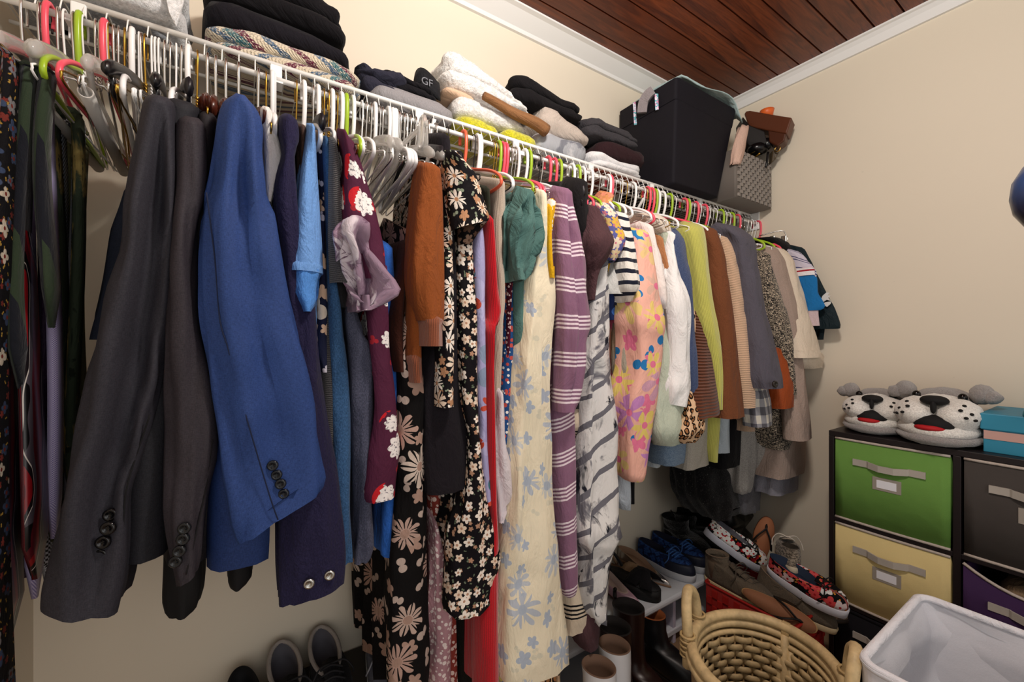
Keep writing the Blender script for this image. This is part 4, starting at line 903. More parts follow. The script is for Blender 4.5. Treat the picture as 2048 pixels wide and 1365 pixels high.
folded('yellow_plush_blanket', 'bright yellow plush blanket, right roll beside the grey tie-dye top', 'blanket', yl, X(1012), X(1088), 1.112, 1.33, DZ, DZ+.045, 1, .008, group='yellow plush blankets on the shelf')
folded('white_fleece_throw', 'white fleece throw with rolled end lying on the yellow blankets', 'blanket', fur('e6e4e2', 90, .7), X(918), X(1072), 1.115, 1.33, DZ+.047, DZ+.098, 1, .010, sx=-.1)
folded('white_fuzzy_blanket', 'thick white fuzzy blanket at the top of the pale pile', 'blanket', fur('f0eeec', 80, 1), X(900), X(1078), 1.12, 1.33, DZ+.126, DZ+.20, 2, .016, sx=-.22, lump=.03)
folded('peach_cloth', 'pale peach cloth peeking out left of the brown roll', 'clothing', cloth('d9b89c', .08), X(898), X(965), 1.13, 1.3, DZ+.101, DZ+.125, 1, .008)
a, b = atY(968, 192, 1.10), atY(1093, 262, 1.10)
o = MB().tube([a+(b-a)*t+Vector((0, .004*sin(t*7), .003*sin(t*9))) for t in [i/14 for i in range(15)]], [.012+.009*t for t in [i/14 for i in range(15)]], 14).build('brown_rolled_scarf', cloth('8f6644', .1))
tag(o, 'tan brown rolled cloth lying diagonally across the white blankets', 'scarf')
folded('tie_dye_sweatshirt', 'grey and white tie-dye sweatshirt folded right of the yellow blankets', 'sweatshirt', tiedye('a3a6ac', 'c9c9cc', '7a7d86', 7, False), X(1084), X(1188), 1.112, 1.33, DZ, DZ+.085, 1, .010)
folded('oatmeal_sweater', 'oatmeal knit sweater rolled on top of the tie-dye sweatshirt', 'sweater', cloth('bcb0a6', .12), X(1092), X(1196), 1.115, 1.33, DZ+.087, DZ+.155, 1, .014, sx=-.25)
folded('black_sweater', 'round black sweater on top of the oatmeal one', 'sweater', cloth('131114', .15), X(1040), X(1182), 1.125, 1.335, DZ+.168, DZ+.245, 2, .018, sx=-.05, dome=.02)
folded('brick_cloth', 'brick red cloth seen through the wire shelf under the dark pile', 'clothing', cloth('7a3a2c', .15), X(1192), X(1298), 1.12, 1.33, DZ, DZ+.014, 1, .003)
folded('white_cotton_top', 'white cotton top squeezed under the dark folded pile', 'clothing', cloth('e6e6e8', .04), X(1190), X(1296), 1.108, 1.33, DZ+.016, DZ+.062, 2, .014, sx=-.04)
folded('maroon_sweater', 'very dark maroon sweater folded beside the black storage bin', 'sweater', cloth('2e1a1e', .15), X(1206), X(1302), 1.10, 1.33, DZ+.064, DZ+.125, 1, .010)
folded('dark_grey_jeans', 'dark grey jeans folded on top of the maroon sweater', 'clothing', cloth('3a383c', .2), X(1182), X(1292), 1.105, 1.33, DZ+.127, DZ+.19, 2, .016, sx=-.06)
# ---- black storage bin
bb = thing('storage_bin', 'tall black fabric storage bin with flared top on the shelf', 'bin', (1.6, 1.18, DZ))
bm_ = canvas('15131a', .75)
def rrect(x0, x1, y0, y1, z, r=.02, n=4):
    out = []
    for cx, cy, a0 in ((x1-r, y1-r, 0), (x0+r, y1-r, pi/2), (x0+r, y0+r, pi), (x1-r, y0+r, 1.5*pi)):
        for i in range(n+1):
            a = a0+pi/2*i/n; out.append(Vector((cx+r*cos(a), cy+r*sin(a), z)))
    return out
q = [rrect(lerp(1.455, 1.455, t), lerp(1.775, 1.895, t), lerp(1.045, 1.03, t), 1.335, DZ+.42*t, .014) for t in (0, .02, .3, .6, .8, .98, 1)]
q += [rrect(1.463, 1.887, 1.038, 1.327, DZ+.42, .01), rrect(1.463, 1.887, 1.038, 1.327, DZ+.37, .01)]
MB().loft(q).build('body', bm_, bb)
MB().loft([rrect(1.452, 1.778+.12*t, 1.0295+.015*(1-t), 1.337, DZ+.42*t, .014) for t in (.80, .805, 1.0, 1.003)]+[rrect(1.47, 1.88, 1.05, 1.32, DZ+.42, .01)], False, False).build('folded_rim', bm_, bb)
lb = cloth('c3dcde', .06)
rings = []
for i in range(13):
    t = i/12; x_ = lerp(1.50, 1.925, t); z_ = DZ+.447+.007*sin(t*9)+.012*sin(t*pi)-(.05*max(0, t-.8)/.2)
    yA = 1.012+.008*sin(t*7)
    rings.append([Vector((x_, yA, z_-.02-.012*sin(t*8))), Vector((x_, yA+.03, z_+.006)), Vector((x_, 1.16, z_+.02)), Vector((x_, 1.32, z_+.01)), Vector((x_, 1.32, z_)), Vector((x_, 1.16, z_+.012)), Vector((x_, yA+.03, z_-.002)), Vector((x_, yA+.004, z_-.022-.012*sin(t*8)))])
tag(MB().loft(rings).build('pale_blue_cloth', lb), 'pale aqua cloth draped over the top of the black storage bin', 'clothing')
def ribbon(name, label, mat, pts, w=.008, th=.002, cat_='ribbon', side=(0, -.6, 0)):
    mb = MB(); P = cat(pts, 4); R = []
    for i, p in enumerate(P):
        d = (P[min(i+1, len(P)-1)]-P[max(i-1, 0)]).normalized(); s_ = d.cross(Vector((-.75, -.6, .1))).normalized()
        n_ = s_.cross(d); R.append([p+s_*w+n_*th, p-s_*w+n_*th, p-s_*w-n_*th, p+s_*w-n_*th])
    return tag(mb.loft(R).build(name, mat, smooth=False), label, cat_)
rb = floral('6ab0c0', 'd88ab0', 'e8e0f0', '4a9a70', 60, 4, .7)
ribbon('floral_strap', 'thin floral strap hanging over the left edge of the black bin', rb, [atX(1268, 205, 1.45), atX(1269, 212, 1.449), atX(1270, 232, 1.449), atX(1271, 250, 1.449)], .006)
ribbon('floral_strap', 'thin floral strap hanging near the front corner of the black bin', rb, [atY(1315, 178, 1.2), atX(1313, 190, 1.445), atX(1314, 220, 1.446)], .007)
ribbon('grey_sock', 'grey sock dangling between the two floral straps on the black bin', cloth('8f878a', .15), [atX(1306, 182, 1.45), atX(1296, 190, 1.438), atX(1287, 205, 1.435), atX(1284, 226, 1.436)], .020, .008, 'sock')
# pink chiffon between bin and basket
rings = []
for i in range(12):
    t = i/11; c = atY(lerp(1487, 1470, t), lerp(255, 330, t), 1.0); w_ = .022+.016*sin(t*pi)
    rings.append([c+Vector((w_*cos(a)+.004*sin(a*5+t*6), .02*sin(a), .004*sin(a*4))) for a in [2*pi*k/20 for k in range(20)]])
tag(MB().loft(rings).build('pink_chiffon_scarf', cloth('cfae9e', .1, .6)), 'pale pink sheer scarf bunched between black bin and woven basket', 'scarf')
# ---- grey woven basket
gb = thing('woven_basket', 'grey woven strap basket on the shelf against the right wall', 'basket', (1.97, 1.15, DZ))
gx0, gx1, gy0, gz1 = 1.825, 2.145, .995, DZ+.215
gm = plain('8d8680', .6); gmd = plain('6d6660', .7)
q = [rrect(gx0, gx1, gy0, 1.335, DZ, .01), rrect(gx0, gx1, gy0, 1.335, gz1, .01), rrect(gx0+.01, gx1-.01, gy0+.01, 1.325, gz1, .01), rrect(gx0+.01, gx1-.01, gy0+.01, 1.325, DZ+.02, .01)]
MB().loft(q).build('body', gmd, gb)
wbk = None; cols, rws = 15, 13
for i in range(cols):
    for j in range(rws):
        if (i+j) % 2: continue
        p = Vector((gx0+.012+(gx1-gx0-.024)*(i+.5)/cols, gy0-.001, DZ+.004+(gz1-DZ-.006)*j/rws))
        if wbk is None: wbk = bev(box('weave_block', p.x-.0105, p.x+.0105, gy0-.005, gy0+.002, p.z, p.z+.0155, gm, gb, b=0), .003); w0 = p
        else: inst(wbk, gb, WL['weave_block']+p-w0)
# ---- handbags on the basket
lbm = plain('5a2e1a', .45)
hb = thing('brown_leather_bag', 'brown leather bag lying open-ended on the woven basket by the wall', 'bag', (2.05, 1.0, gz1))
def prism(name, pts, off, mat, par, b=.006):
    n = len(pts); v = [Vector(p) for p in pts]+[Vector(p)+Vector(off) for p in pts]
    return bev(mesh(name, v, [tuple(range(n)), tuple(range(2*n-1, n-1, -1))]+[(i, n+i, n+(i+1) % n, (i+1) % n) for i in range(n)], mat, par, smooth=False), b, 3)
prism('body', [atX(a_, b_, 2.05) for a_, b_ in ((1488, 228), (1492, 222), (1500, 221), (1545, 229), (1584, 235), (1573, 268), (1540, 262), (1497, 253))], (.08, .02, 0), lbm, hb)
prism('flap', [atX(a_, b_, 2.055) for a_, b_ in ((1536, 260), (1573, 264), (1569, 281), (1554, 293), (1538, 284))], (.07, .02, 0), plain('4a2413', .45), hb)
prism('side', [atX(1486, 232, 2.03), atX(1500, 250, 2.03), atX(1530, 262, 2.05), atX(1535, 285, 2.05), atX(1510, 300, 2.03), atX(1490, 285, 2.02)], (.08, .08, 0), plain('120c0b', .6), hb)
kb = thing('black_handbag', 'black patent bag with gold chain under the brown leather bag', 'bag', (2.05, 1.0, gz1))
mb = MB(); mb.ell(atX(1515, 300, 2.06), (.05, .045, .03), 14, 8); mb.ell(atX(1530, 290, 2.08), (.03, .04, .03), 12, 8); mb.build('body', plain('0b0a0c', .25), kb)
MB().tube(cat([atX(1500, 308, 2.03), atX(1508, 315, 2.02), atX(1520, 306, 2.02)], 4), .004, 6).build('gold_chain', plain('b08a3c', .3, 1), kb)
MB().tube(cat([atX(1536, 305, 2.05), atX(1534, 325, 2.04), atX(1531, 335, 2.04)], 3), .006, 6).build('strap', plain('0b0a0c', .4), kb)
ob = thing('olive_pouch', 'olive leather pouch with gold ring clasp hanging off the basket corner', 'bag', (2.1, .98, gz1))
prism('body', [atX(1545, 300, 2.09), atX(1560, 302, 2.1), atX(1552, 318, 2.1), atX(1543, 326, 2.09)], (.03, .03, 0), plain('4a3d2a', .5), ob)
MB().tube([atX(1555, 298, 2.08)+Vector((0, .012*cos(a), .012*sin(a))) for a in [2*pi*i/16 for i in range(16)]], .003, 6, True).build('ring_clasp', plain('c9a45c', .25, 1), ob)
oc = MB(); cc = atX(1534, 226, 2.1)
oc.loft([[cc+Vector((r_*cos(a), r_*sin(a), z_)) for a in [2*pi*i/20 for i in range(20)]] for z_, r_ in ((-.02, .024), (.0, .028), (.012, .031), (.012, .028), (-.01, .022))])
tag(oc.build('orange_bowl', plain('e0662a', .4)), 'small orange bowl on top of the brown leather bag', 'bowl')

# ================================================================== cube organizer with fabric bins
P0 = 1.85; bkw = plain('191113', .45)
cu = thing('cube_organizer', 'dark espresso cube organizer against the right wall', 'shelf unit', (2.0, .33, FL))
def pn(name, y0, y1, z0, z1, x0=P0, x1=2.15): return box(name, x0, x1, y0, y1, z0, z1, bkw, cu, .0015)
pn('top_panel', -.005, .657, .893, .912); pn('side_panel', .641, .657, FL, .893); pn('side_panel', -.005, .011, FL, .893)
pn('divider', .314, .332, .0, .893); pn('bottom_panel', .011, .641, FL, FL+.02)
for z in (.577, .27): pn('shelf', .011, .314, z, z+.016); pn('shelf', .332, .641, z, z+.016)
pn('back_panel', .011, .641, .0, .893, 2.14, 2.148)
def bin_(name, label, mat, y0, y1, z0, z1, px_=0, sag=0, trimc='b9aea4', open_=False):
    t = thing(name, label, 'bin', (1.99, (y0+y1)/2, z0), 'fabric bins in the cube organizer'); xf = P0+.004+px_; tm = cloth(trimc, .1)
    n = 12
    def zr(u): return z1-sag*(1-(2*u-1)**2)
    mb = MB(); R = []
    for i in range(n+1):
        u = i/n; y = lerp(y0, y1, u); bow = -.008*sin(pi*u)*(1 if sag else .6)
        R.append([Vector((xf+bow, y, z0)), Vector((xf+bow-.002, y, (z0+z1)/2)), Vector((xf+bow, y, zr(u))), Vector((xf+bow+.012, y, zr(u))), Vector((xf+bow+.012, y, z0+.01)), Vector((2.12, y, z0+.01)), Vector((2.12, y, z0))])
    mb.loft(R); mb.box(xf+.003, 2.12, y0, y0+.006, z0, z1-.01); mb.box(xf+.003, 2.12, y1-.006, y1, z0, z1-.01); mb.build('body', mat, t)
    for zz, nm in ((None, 'top_binding'), (z0, 'bottom_binding')):
        MB().tube([(xf-.008*sin(pi*i/n)*(1 if sag else .6)-.001, lerp(y0, y1, i/n), (zr(i/n) if zz is None else z0)+.001) for i in range(n+1)], .0045, 6).build(nm, tm, t)
    ym = (y0+y1)/2; zh = z1-(.075 if not sag else .10); sg = sag*.3
    L = [(ym+.095, 0), (ym+.055, 0), (ym+.05, -.003), (ym+.02, -.012), (ym-.02, -.012), (ym-.05, -.003), (ym-.055, 0), (ym-.095, 0)]
    R = [[Vector((xf-.0085+bx*1.4-.002, yy, zh+.011+bx*.35)), Vector((xf-.0085+bx*1.4-.002, yy, zh-.011+bx*.35)), Vector((xf-.005+bx*1.4, yy, zh-.011+bx*.35)), Vector((xf-.005+bx*1.4, yy, zh+.011+bx*.35))] for yy, bx in L]
    MB().loft(R).build('handle', canvas('aea79e'), t, smooth=False)
    if not open_:
        lh = box('label_holder', xf-.0085, xf-.004, ym-.036, ym+.04, z1-.157, z1-.112, cloth('9a9288', .1), t, .001)
        box('label_card', xf-.0095, xf-.008, ym-.024, ym+.028, z1-.148, z1-.121, plain('e9e9f0', .5), lh, 0)
    return t
bin_('fabric_bin', 'green fabric bin in the top left cube', canvas('689245'), .337, .637, .594, .887)
bin_('fabric_bin', 'dark grey fabric bin in the top right cube', canvas('45403d'), .016, .308, .594, .887)
bin_('fabric_bin', 'pale yellow fabric bin below the green one', canvas('d8c48a'), .337, .637, .288, .571)
bin_('fabric_bin', 'purple fabric bin with sagging open top', canvas('3a2348'), .016, .308, .288, .57, -.012, .05, open_=True)
bin_('fabric_bin', 'black fabric bin in the bottom cube below the yellow one', canvas('121015'), .337, .637, .003, .262, trimc='121015')
folded('beige_knit', 'beige knit stuff inside the purple bin', 'clothing', cloth('8a7258', .2), 1.88, 2.1, .03, .26, .30, .515, 1, .015)
# ---- plush dog slippers
gf, wf, bf = fur('9a9492', 240, .8), fur('f2ede6', 220, .6), plain('0c0a0b', .8)
def slipper(label, cx, cy, s, yaw):
    t = thing('dog_slipper', label, 'slipper', (cx, cy, .912), 'plush dog slippers'); t.rotation_euler = (0, 0, yaw)
    def e(nm, lst, mat, noise_=.004):
        mb = MB()
        for c, r in lst: mb.ell([v*s for v in c], [v*s for v in r], 20, 14)
        for v in mb.v: v += Vector((noise.noise(v*60), noise.noise(v*60+Vector((7, 0, 0))), noise.noise(v*60+Vector((0, 7, 0)))))*noise_
        return mb.build(nm, mat, t, local=True)
    # front is -x
    e('sole_fur', [((.025, 0, .022), (.168, .104, .03))], gf); e('back_fur', [((.09, 0, .07), (.12, .082, .07))], gf)
    e('lower_jaw', [((-.014, 0, .046), (.118, .093, .038))], wf)
    ch = e('muzzle', [((-.03, -.042, .092), (.092, .056, .047)), ((-.03, .042, .092), (.092, .056, .047)), ((.0, 0, .108), (.07, .06, .04))], wf)
    e('mouth', [((-.098, 0, .066), (.03, .045, .028))], bf, .001); e('tongue', [((-.112, .006, .056), (.024, .035, .011))], plain('b3141c', .7), .001)
    e('nose', [((-.09, 0, .136), (.024, .032, .015)), ((-.108, 0, .118), (.012, .007, .02))], bf, .001)
    e('forehead', [((.085, 0, .118), (.07, .075, .045))], gf)
    for sg in (-1, 1):
        e('ear', [((.055, sg*.085, .15), (.05, .028, .03)), ((.035, sg*.105, .145), (.03, .022, .02))], gf)
        e('eye', [((-.005, sg*.05, .142), (.011, .011, .013))], plain('0a0808', .1), 0)
        for k, (dx, dy, dz) in enumerate(((-.085, .055, .115), (-.07, .075, .105), (-.088, .066, .095), (-.066, .082, .088), (-.06, .06, .126))):
            e('freckle', [((dx-.026, sg*dy, dz), (.007, .005, .004))], bf, 0)
slipper('plush grey and white bulldog slipper nearest the corner', 1.985, .556, .95, .16)
slipper('plush grey and white bulldog slipper beside the teal shoe box', 1.955, .382, 1.08, .08)
# ---- teal shoe box, pouch and balloon
sb = thing('shoe_box', 'teal shoe box with pink stripe on the cube organizer', 'box', (2.0, .12, .912))
tl = plain('2f86a4', .5)
box('box_base', 1.895, 2.135, -.04, .275, .912, .99, tl, sb, .002); box('stripe_band', 1.893, 1.9, -.04, .274, .952, .978, plain('c79e94', .5), sb, 0); box('lid', 1.888, 2.14, -.045, .281, .981, 1.03, tl, sb, .003)
R = [[Vector((1.93+.10*cos(a)*w_, y_, 1.033+h_*max(0, sin(a)))) for a in [2*pi*i/16 for i in range(16)]] for y_, w_, h_ in ((.20, .3, .012), (.19, .75, .03), (.15, .95, .036), (.08, 1, .05), (0, 1, .05), (-.06, .9, .04))]
tag(MB().loft(R).build('teal_pouch', plain('177a8a', .45)), 'soft teal pouch lying on top of the shoe box', 'pouch')
bl = thing('balloon', 'dark blue and purple shiny balloon at the right edge of the photo', 'balloon', (1.46, .13, 1.48)); bc = Vector((1.49, .105, 1.575))
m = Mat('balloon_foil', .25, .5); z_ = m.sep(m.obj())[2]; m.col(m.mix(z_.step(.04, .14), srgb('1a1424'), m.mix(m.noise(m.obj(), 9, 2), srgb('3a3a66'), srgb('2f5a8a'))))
MB().loft([[bc+Vector((.072*r_*cos(a), .072*r_*sin(a), .098*h_)) for a in [2*pi*i/24 for i in range(24)]] for h_, r_ in ((1, .05), (.92, .38), (.7, .72), (.35, .95), (0, 1), (-.35, .92), (-.7, .66), (-.92, .3), (-1, .08))]).build('body', m.mat, bl)
MB().tube([bc+Vector((0, 0, -.098)), bc+Vector((-.006, 0, -.108)), bc+Vector((.004, 0, -.118))], [.008, .004, .009], 8).build('knot', plain('2f9fb4', .3), bl)
MB().tube(cat([bc+Vector((0, 0, -.116)), Vector((1.56, .05, 1.25)), Vector((1.74, -.02, 1.05)), Vector((1.88, -.03, .93))], 8), .0015, 5).build('string', plain('d8d8dc', .5), bl)

# ================================================================== laundry hamper
hp = thing('laundry_hamper', 'white cloth laundry hamper with open top beside the wicker basket', 'hamper', (1.24, .06, FL))
hm = canvas('dcdce2', .9); hx0, hx1, hy0, hy1, hz = 1.035, 1.445, -.24, .32, .60
def wav(r, amp, f=22):
    return [p+Vector((amp*noise.noise(Vector((p.x*f, p.y*f, p.z*f*.4))), amp*noise.noise(Vector((p.x*f+9, p.y*f, p.z*f*.4))), 0)) for p in r]
def rr2(i, z, r=.03): return rrect(hx0+i, hx1-i, hy0+i, hy1-i, z, r, 6)
def dens(r, k=4):
    return [r[i].lerp(r[(i+1) % len(r)], j/k) for i in range(len(r)) for j in range(k)]
out = [wav(dens(rr2(.02-.02*t, FL+(hz-FL)*t)), .004 if 0 < t < 1 else 0) for t in [i/10 for i in range(11)]]
MB().loft(out, True, False).build('outer_cloth', hm, hp)
inn = [wav(dens(rr2(.008+.03*t+(.012*sin(t*14) if t > .1 else 0), hz-.5*t)), .0 if t == 0 else .034, 9) for t in [i/16 for i in range(17)]]
MB().loft([r[::-1] for r in inn], False, True).build('liner', hm, hp)
MB().tube(rr2(.004, hz+.002), .009, 8, True).build('rim', cloth('e2e2e8', .03), hp)
for (cx_, cy_) in (): MB().tube([(cx_, cy_, hz-.005), (cx_, cy_, FL+.02)], .004, 6).build('corner_wire', plain('55555c', .5, .5), hp)
folded('navy_laundry', 'navy cloth lying inside the white laundry hamper', 'clothing', cloth('23283a', .15), 1.10, 1.39, -.18, .10, .20, .42, 2, .03, lump=.04)

# ================================================================== wicker basket
wk = thing('wicker_basket', 'round wicker rattan basket with two loop handles', 'basket', (1.03, .475, FL))
WC = Vector((1.02, .492, 0)); WD = Vector((.33, -.944, 0)); WN = Vector((-.944, -.33, 0)); WA, WB_ = .153, .166; WZ = .50
def wp(a, z, s=1.0): return WC+WD*(WA*s*cos(a))+WN*(WB_*s*sin(a))+Vector((0, 0, z))
rt_, rtd = rattan(), rattan('a08258')
for nm, dz, s_, r_ in (('rim_cane', 0, 1, .0125), ('rim_cane', -.022, .985, .010), ('rim_cane', -.019, 1.04, .010), ('rim_cane', -.042, .955, .007)):
    MB().tube([wp(2*pi*i/48, WZ+dz+.012*cos(4*pi*i/48)*0, s_) for i in range(48)], r_, 10, True).build(nm, rt_, wk)
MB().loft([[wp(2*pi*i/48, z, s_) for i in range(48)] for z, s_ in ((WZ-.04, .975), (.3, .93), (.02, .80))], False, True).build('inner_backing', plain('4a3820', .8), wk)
MB().loft([[wp(2*pi*i/48, z, s_) for i in range(48)] for z, s_ in ((WZ-.03, 1.02), (.3, .98), (.0, .85))], False, True).build('outer_wall', rattan('9a7c50'), wk)
NCOL, NROW = 42, 12; ws = None; st = None
for i in range(NCOL):
    a = 2*pi*(i+.5)/NCOL
    if sin(a) > .35: continue            # the near inside is out of sight
    if i % 2 == 0 or True:
        p0, p1 = wp(a, WZ-.05, .955), wp(a, WZ-.30, .90)
        MB().tube([p0, p1], .0032, 5).build('stake', rtd, wk)
    for j in range(NROW):
        if (i+j) % 2: continue
        z = WZ-.06-.0195*j; s_ = .955-.055*(.06+.0195*j)/.3
        p = wp(a, z, s_-.006); tg = (wp(a+.01, z)-wp(a-.01, z)).normalized(); ang = math.atan2(-tg.y, -tg.x)
        if ws is None:
            mb = MB(); R = []
            for k in range(9):
                u = (k-4)/4; bow = .0065*(1-u*u)
                R.append([Vector((u*.021, bow+.002+yy, zz)) for yy, zz in ((-.002, .0088), (.0015, .0062), (.0022, 0), (.0015, -.0062), (-.002, -.0088))])
            ws = mb.loft(R).build('weave_strand', rt_, wk, local=True); ws.location = p-WL[wk.name]; ws.rotation_euler = (0, 0, ang)
        else: inst(ws, wk, p, (0, 0, ang))
for a in (-1.35,):    # upright divider canes on the far inside
    for da in (-.09, 0, .09):
        MB().tube([wp(a+da, WZ-.015 if da == 0 else WZ-.05, .95), wp(a+da, .2, .875)], .0075 if da else .010, 8).build('divider_cane', rt_, wk)
    for k in range(6):
        c0 = wp(a, WZ-.01+.0, 1.0); 
        MB().tube([wp(a+(k-2.5)*.018, WZ+.012, 1.02), wp(a+(k-2.5)*.018, WZ+.0135, .99), wp(a+(k-2.5)*.018, WZ-.01, .945), wp(a+(k-2.5)*.018, WZ-.04, .93)], .0028, 5).build('binding', rattan('b89c6c'), wk)
for a in (pi, 0):
    H_ = [wp(a-.30, WZ-.06, 1.06), wp(a-.27, WZ+.01, 1.06), wp(a-.2, WZ+.075, 1.08), wp(a, WZ+.10, 1.10), wp(a+.2, WZ+.075, 1.08), wp(a+.27, WZ+.01, 1.06), wp(a+.30, WZ-.06, 1.06)]
    MB().tube(cat(H_, 4), .0125, 10).build('loop_handle', rt_, wk)
    for e in (-1, 1):
        for k in range(5):
            z = WZ-.03+.012*k
            MB().tube([wp(a+e*.29, z, 1.06)+(Vector((.0165*cos(q_), .0165*sin(q_), 0))) for q_ in [2*pi*i/10 for i in range(10)]], .0032, 5, True).build('binding', rattan('b89c6c'), wk)
# ================================================================== shoes
def smooth(a, b, x): t = max(0, min(1, (x-a)/(b-a))); return t*t*(3-2*t)
def foot(th, L, W, point=0, z=0):
    c, s = cos(th), sin(th); x = L/2*c
    w = W/2*(.80+.20*smooth(-.3, .35, c))*(1-point*max(0, c)**1.5)
    y = w*(abs(s)**.85)*(1 if s > 0 else -1)
    return Vector((x, y, z))
TH = [2*pi*i/36 for i in range(36)]
def footwear(name, label, kind, mat, loc, yaw, pitch=0, roll=0, L=.27, W=.098, sole='e6e2da', solet=.022, collar=(-.055, .075, .028, .085, .01), toe=.055, lining='2a2a2c', laces=None, lace_n=4, shaft=0, shaftr=.052, point=0, heel=0, toecap=None, group=None, lip=None, cat_='shoe'):
    cx, ca, cb, cz, tilt = collar
    t = thing(name, label, cat_, loc, group); t.rotation_euler = (roll, pitch, yaw)
    hz = lambda x: heel*smooth(.25*L, -.3*L, x)      # raised heel
    def S_(th, z, k=1.0):
        p = foot(th, L, W, point); return Vector((p.x*k, p.y*k, z+hz(p.x)))
    MB().loft([[S_(a, 0, .97) for a in TH], [S_(a, .002, 1.0) for a in TH], [S_(a, solet, 1.015) for a in TH], [S_(a, solet+.003, .98) for a in TH]]).build('sole', plain(sole, .6), t, local=True)
    if heel > .02: MB().loft([[Vector((-L*.38+.022*k*cos(a), .022*k*sin(a), z)) for a in TH] for z, k in ((0, .8), (heel*.5, .75), (heel+solet*.6, 1.1))]).build('heel', plain(sole, .5), t, local=True)
    def K(a, f=1, dz=0): return Vector((cx+ca*cos(a)*f, cb*sin(a)*f, cz+tilt*-cos(a)+dz+hz(cx+ca*cos(a))))
    rings = []
    for k in range(9):
        u = k/8; r = []
        for a in TH:
            s0 = S_(a, solet, .985); k0 = K(a); hc = lerp(cz*.75, toe*1.25, smooth(-.2, .7, cos(a)))
            c0 = Vector((s0.x*1.0, s0.y*1.02, solet+hc+hz(s0.x)))
            p = s0*(1-u)**2+c0*(2*u*(1-u))+k0*u*u
            r.append(p)
        rings.append(r)
    if shaft:
        for k in range(1, 7):
            u = k/6; R_ = lerp(cb*1.1, shaftr, u)
            rings.append([Vector((lerp(cx, cx-.012, u)+lerp(ca*.9, R_, min(1, u*2))*cos(a), lerp(cb, R_*.85, u)*sin(a)+.002*sin(u*9), cz+shaft*u+.004*sin(u*20)*cos(a))) for a in TH])
    MB().loft(rings, True, False).build('upper', mat, t, local=True)
    top = rings[-1]; c = sum(top, Vector())/len(top)
    inn = [top, [c+(p-c)*.93+Vector((0, 0, .003)) for p in top], [c+(p-c)*.86-Vector((0, 0, .03)) for p in top], [c+(p-c)*.8-Vector((0, 0, min(.1, cz+shaft-solet-.015))) for p in top]]
    MB().loft([r[::-1] for r in inn], False, True).build('lining', plain(lining, .8) if len(lining) == 6 else lining, t, local=True)
    if lip: MB().tube([p+Vector((0, 0, .002)) for p in top], .006, 6, True).build('padded_collar', cloth(lip, .05), t, local=True)
    if toecap:
        MB().loft([[p*1.0+Vector((.002, 0, .001)) for p in ([r[i] for i in range(-8, 9)]+[r[i]*.985 for i in range(8, -9, -1)])] for r in rings[:4]]).build('toe_cap', plain(toecap, .5), t, local=True)
    if laces:
        lm = plain(laces, .8); x0, x1 = cx+ca+.004, L*.26
        MB().loft([[Vector((lerp(x0-.02, x1, u)+dx, w, lerp(cz+.012, toe+solet*.8, u)+dz)) for dx, w, dz in ((0, -.02, 0), (0, 0, .006), (0, .02, 0), (0, .018, -.004), (0, 0, -.002), (0, -.018, -.004))] for u in (0, .3, .6, 1)]).build('tongue', mat, t, local=True)
        for i in range(lace_n):
            u = (i+.5)/lace_n; z = lerp(cz+.008, toe+solet*.7, u)+.008; xx = lerp(x0, x1, u)
            MB().tube(cat([(xx-.008, -.026, z-.008), (xx, 0, z+.002), (xx+.008, .026, z-.008)], 4), .0024, 6).build('lace', lm, t, local=True)
        for sg in (-1, 1): MB().tube(cat([(x0, 0, cz+.014), (x0+.012, sg*.03, cz+.02), (x0+.02, sg*.05, cz-.005), (x0+.005, sg*.055, cz-.03)], 5), .0022, 6).build('lace_bow', lm, t, local=True)
    return t
def sandal(name, label, loc, rot, L=.26, W=.09, sole='7a4a2a', foot_c='9a5f3a', strap='0e0c0c', th=.014, cross=False, platform=0):
    t = thing(name, label, 'sandal', loc); t.rotation_euler = rot; T_ = th+platform
    MB().loft([[foot(a, L, W, 0, z)*1 + Vector((0, 0, 0)) for a in TH] for z in (0, T_)]).build('sole', plain(sole, .7), t, local=True)
    MB().loft([[Vector((foot(a, L, W).x*.97, foot(a, L, W).y*.97, z)) for a in TH] for z in (T_, T_+.004)]).build('footbed', plain(foot_c, .75), t, local=True)
    if cross:
        for sg in (-1, 1):
            R = []
            for i in range(9):
                u = i/8; y = lerp(-W*.5, W*.5, u); R.append([Vector((.055+sg*(u-.5)*.07+dx, y, T_+.012+.05*sin(pi*u)+dz)) for dx, dz in ((-.026, 0), (0, .004), (.026, 0), (.026, -.004), (0, 0), (-.026, -.004))])
            MB().loft(R).build('strap', cloth(strap, .1), t, local=True)
        MB().tube(cat([(-.06, -W*.42, T_), (-.11, -.03, T_+.06), (-.13, 0, T_+.07), (-.11, .03, T_+.06), (-.06, W*.42, T_)], 4), .007, 8, flat=.5).build('ankle_strap', plain(strap, .7), t, local=True)
    else:
        for sg in (-1, 1): MB().tube(cat([(.075, 0, T_), (.06, 0, T_+.018), (.02, sg*W*.3, T_+.022), (-.02, sg*W*.48, T_)], 5), .0055, 8, flat=.6).build('strap', plain(strap, .6), t, local=True)
    return t
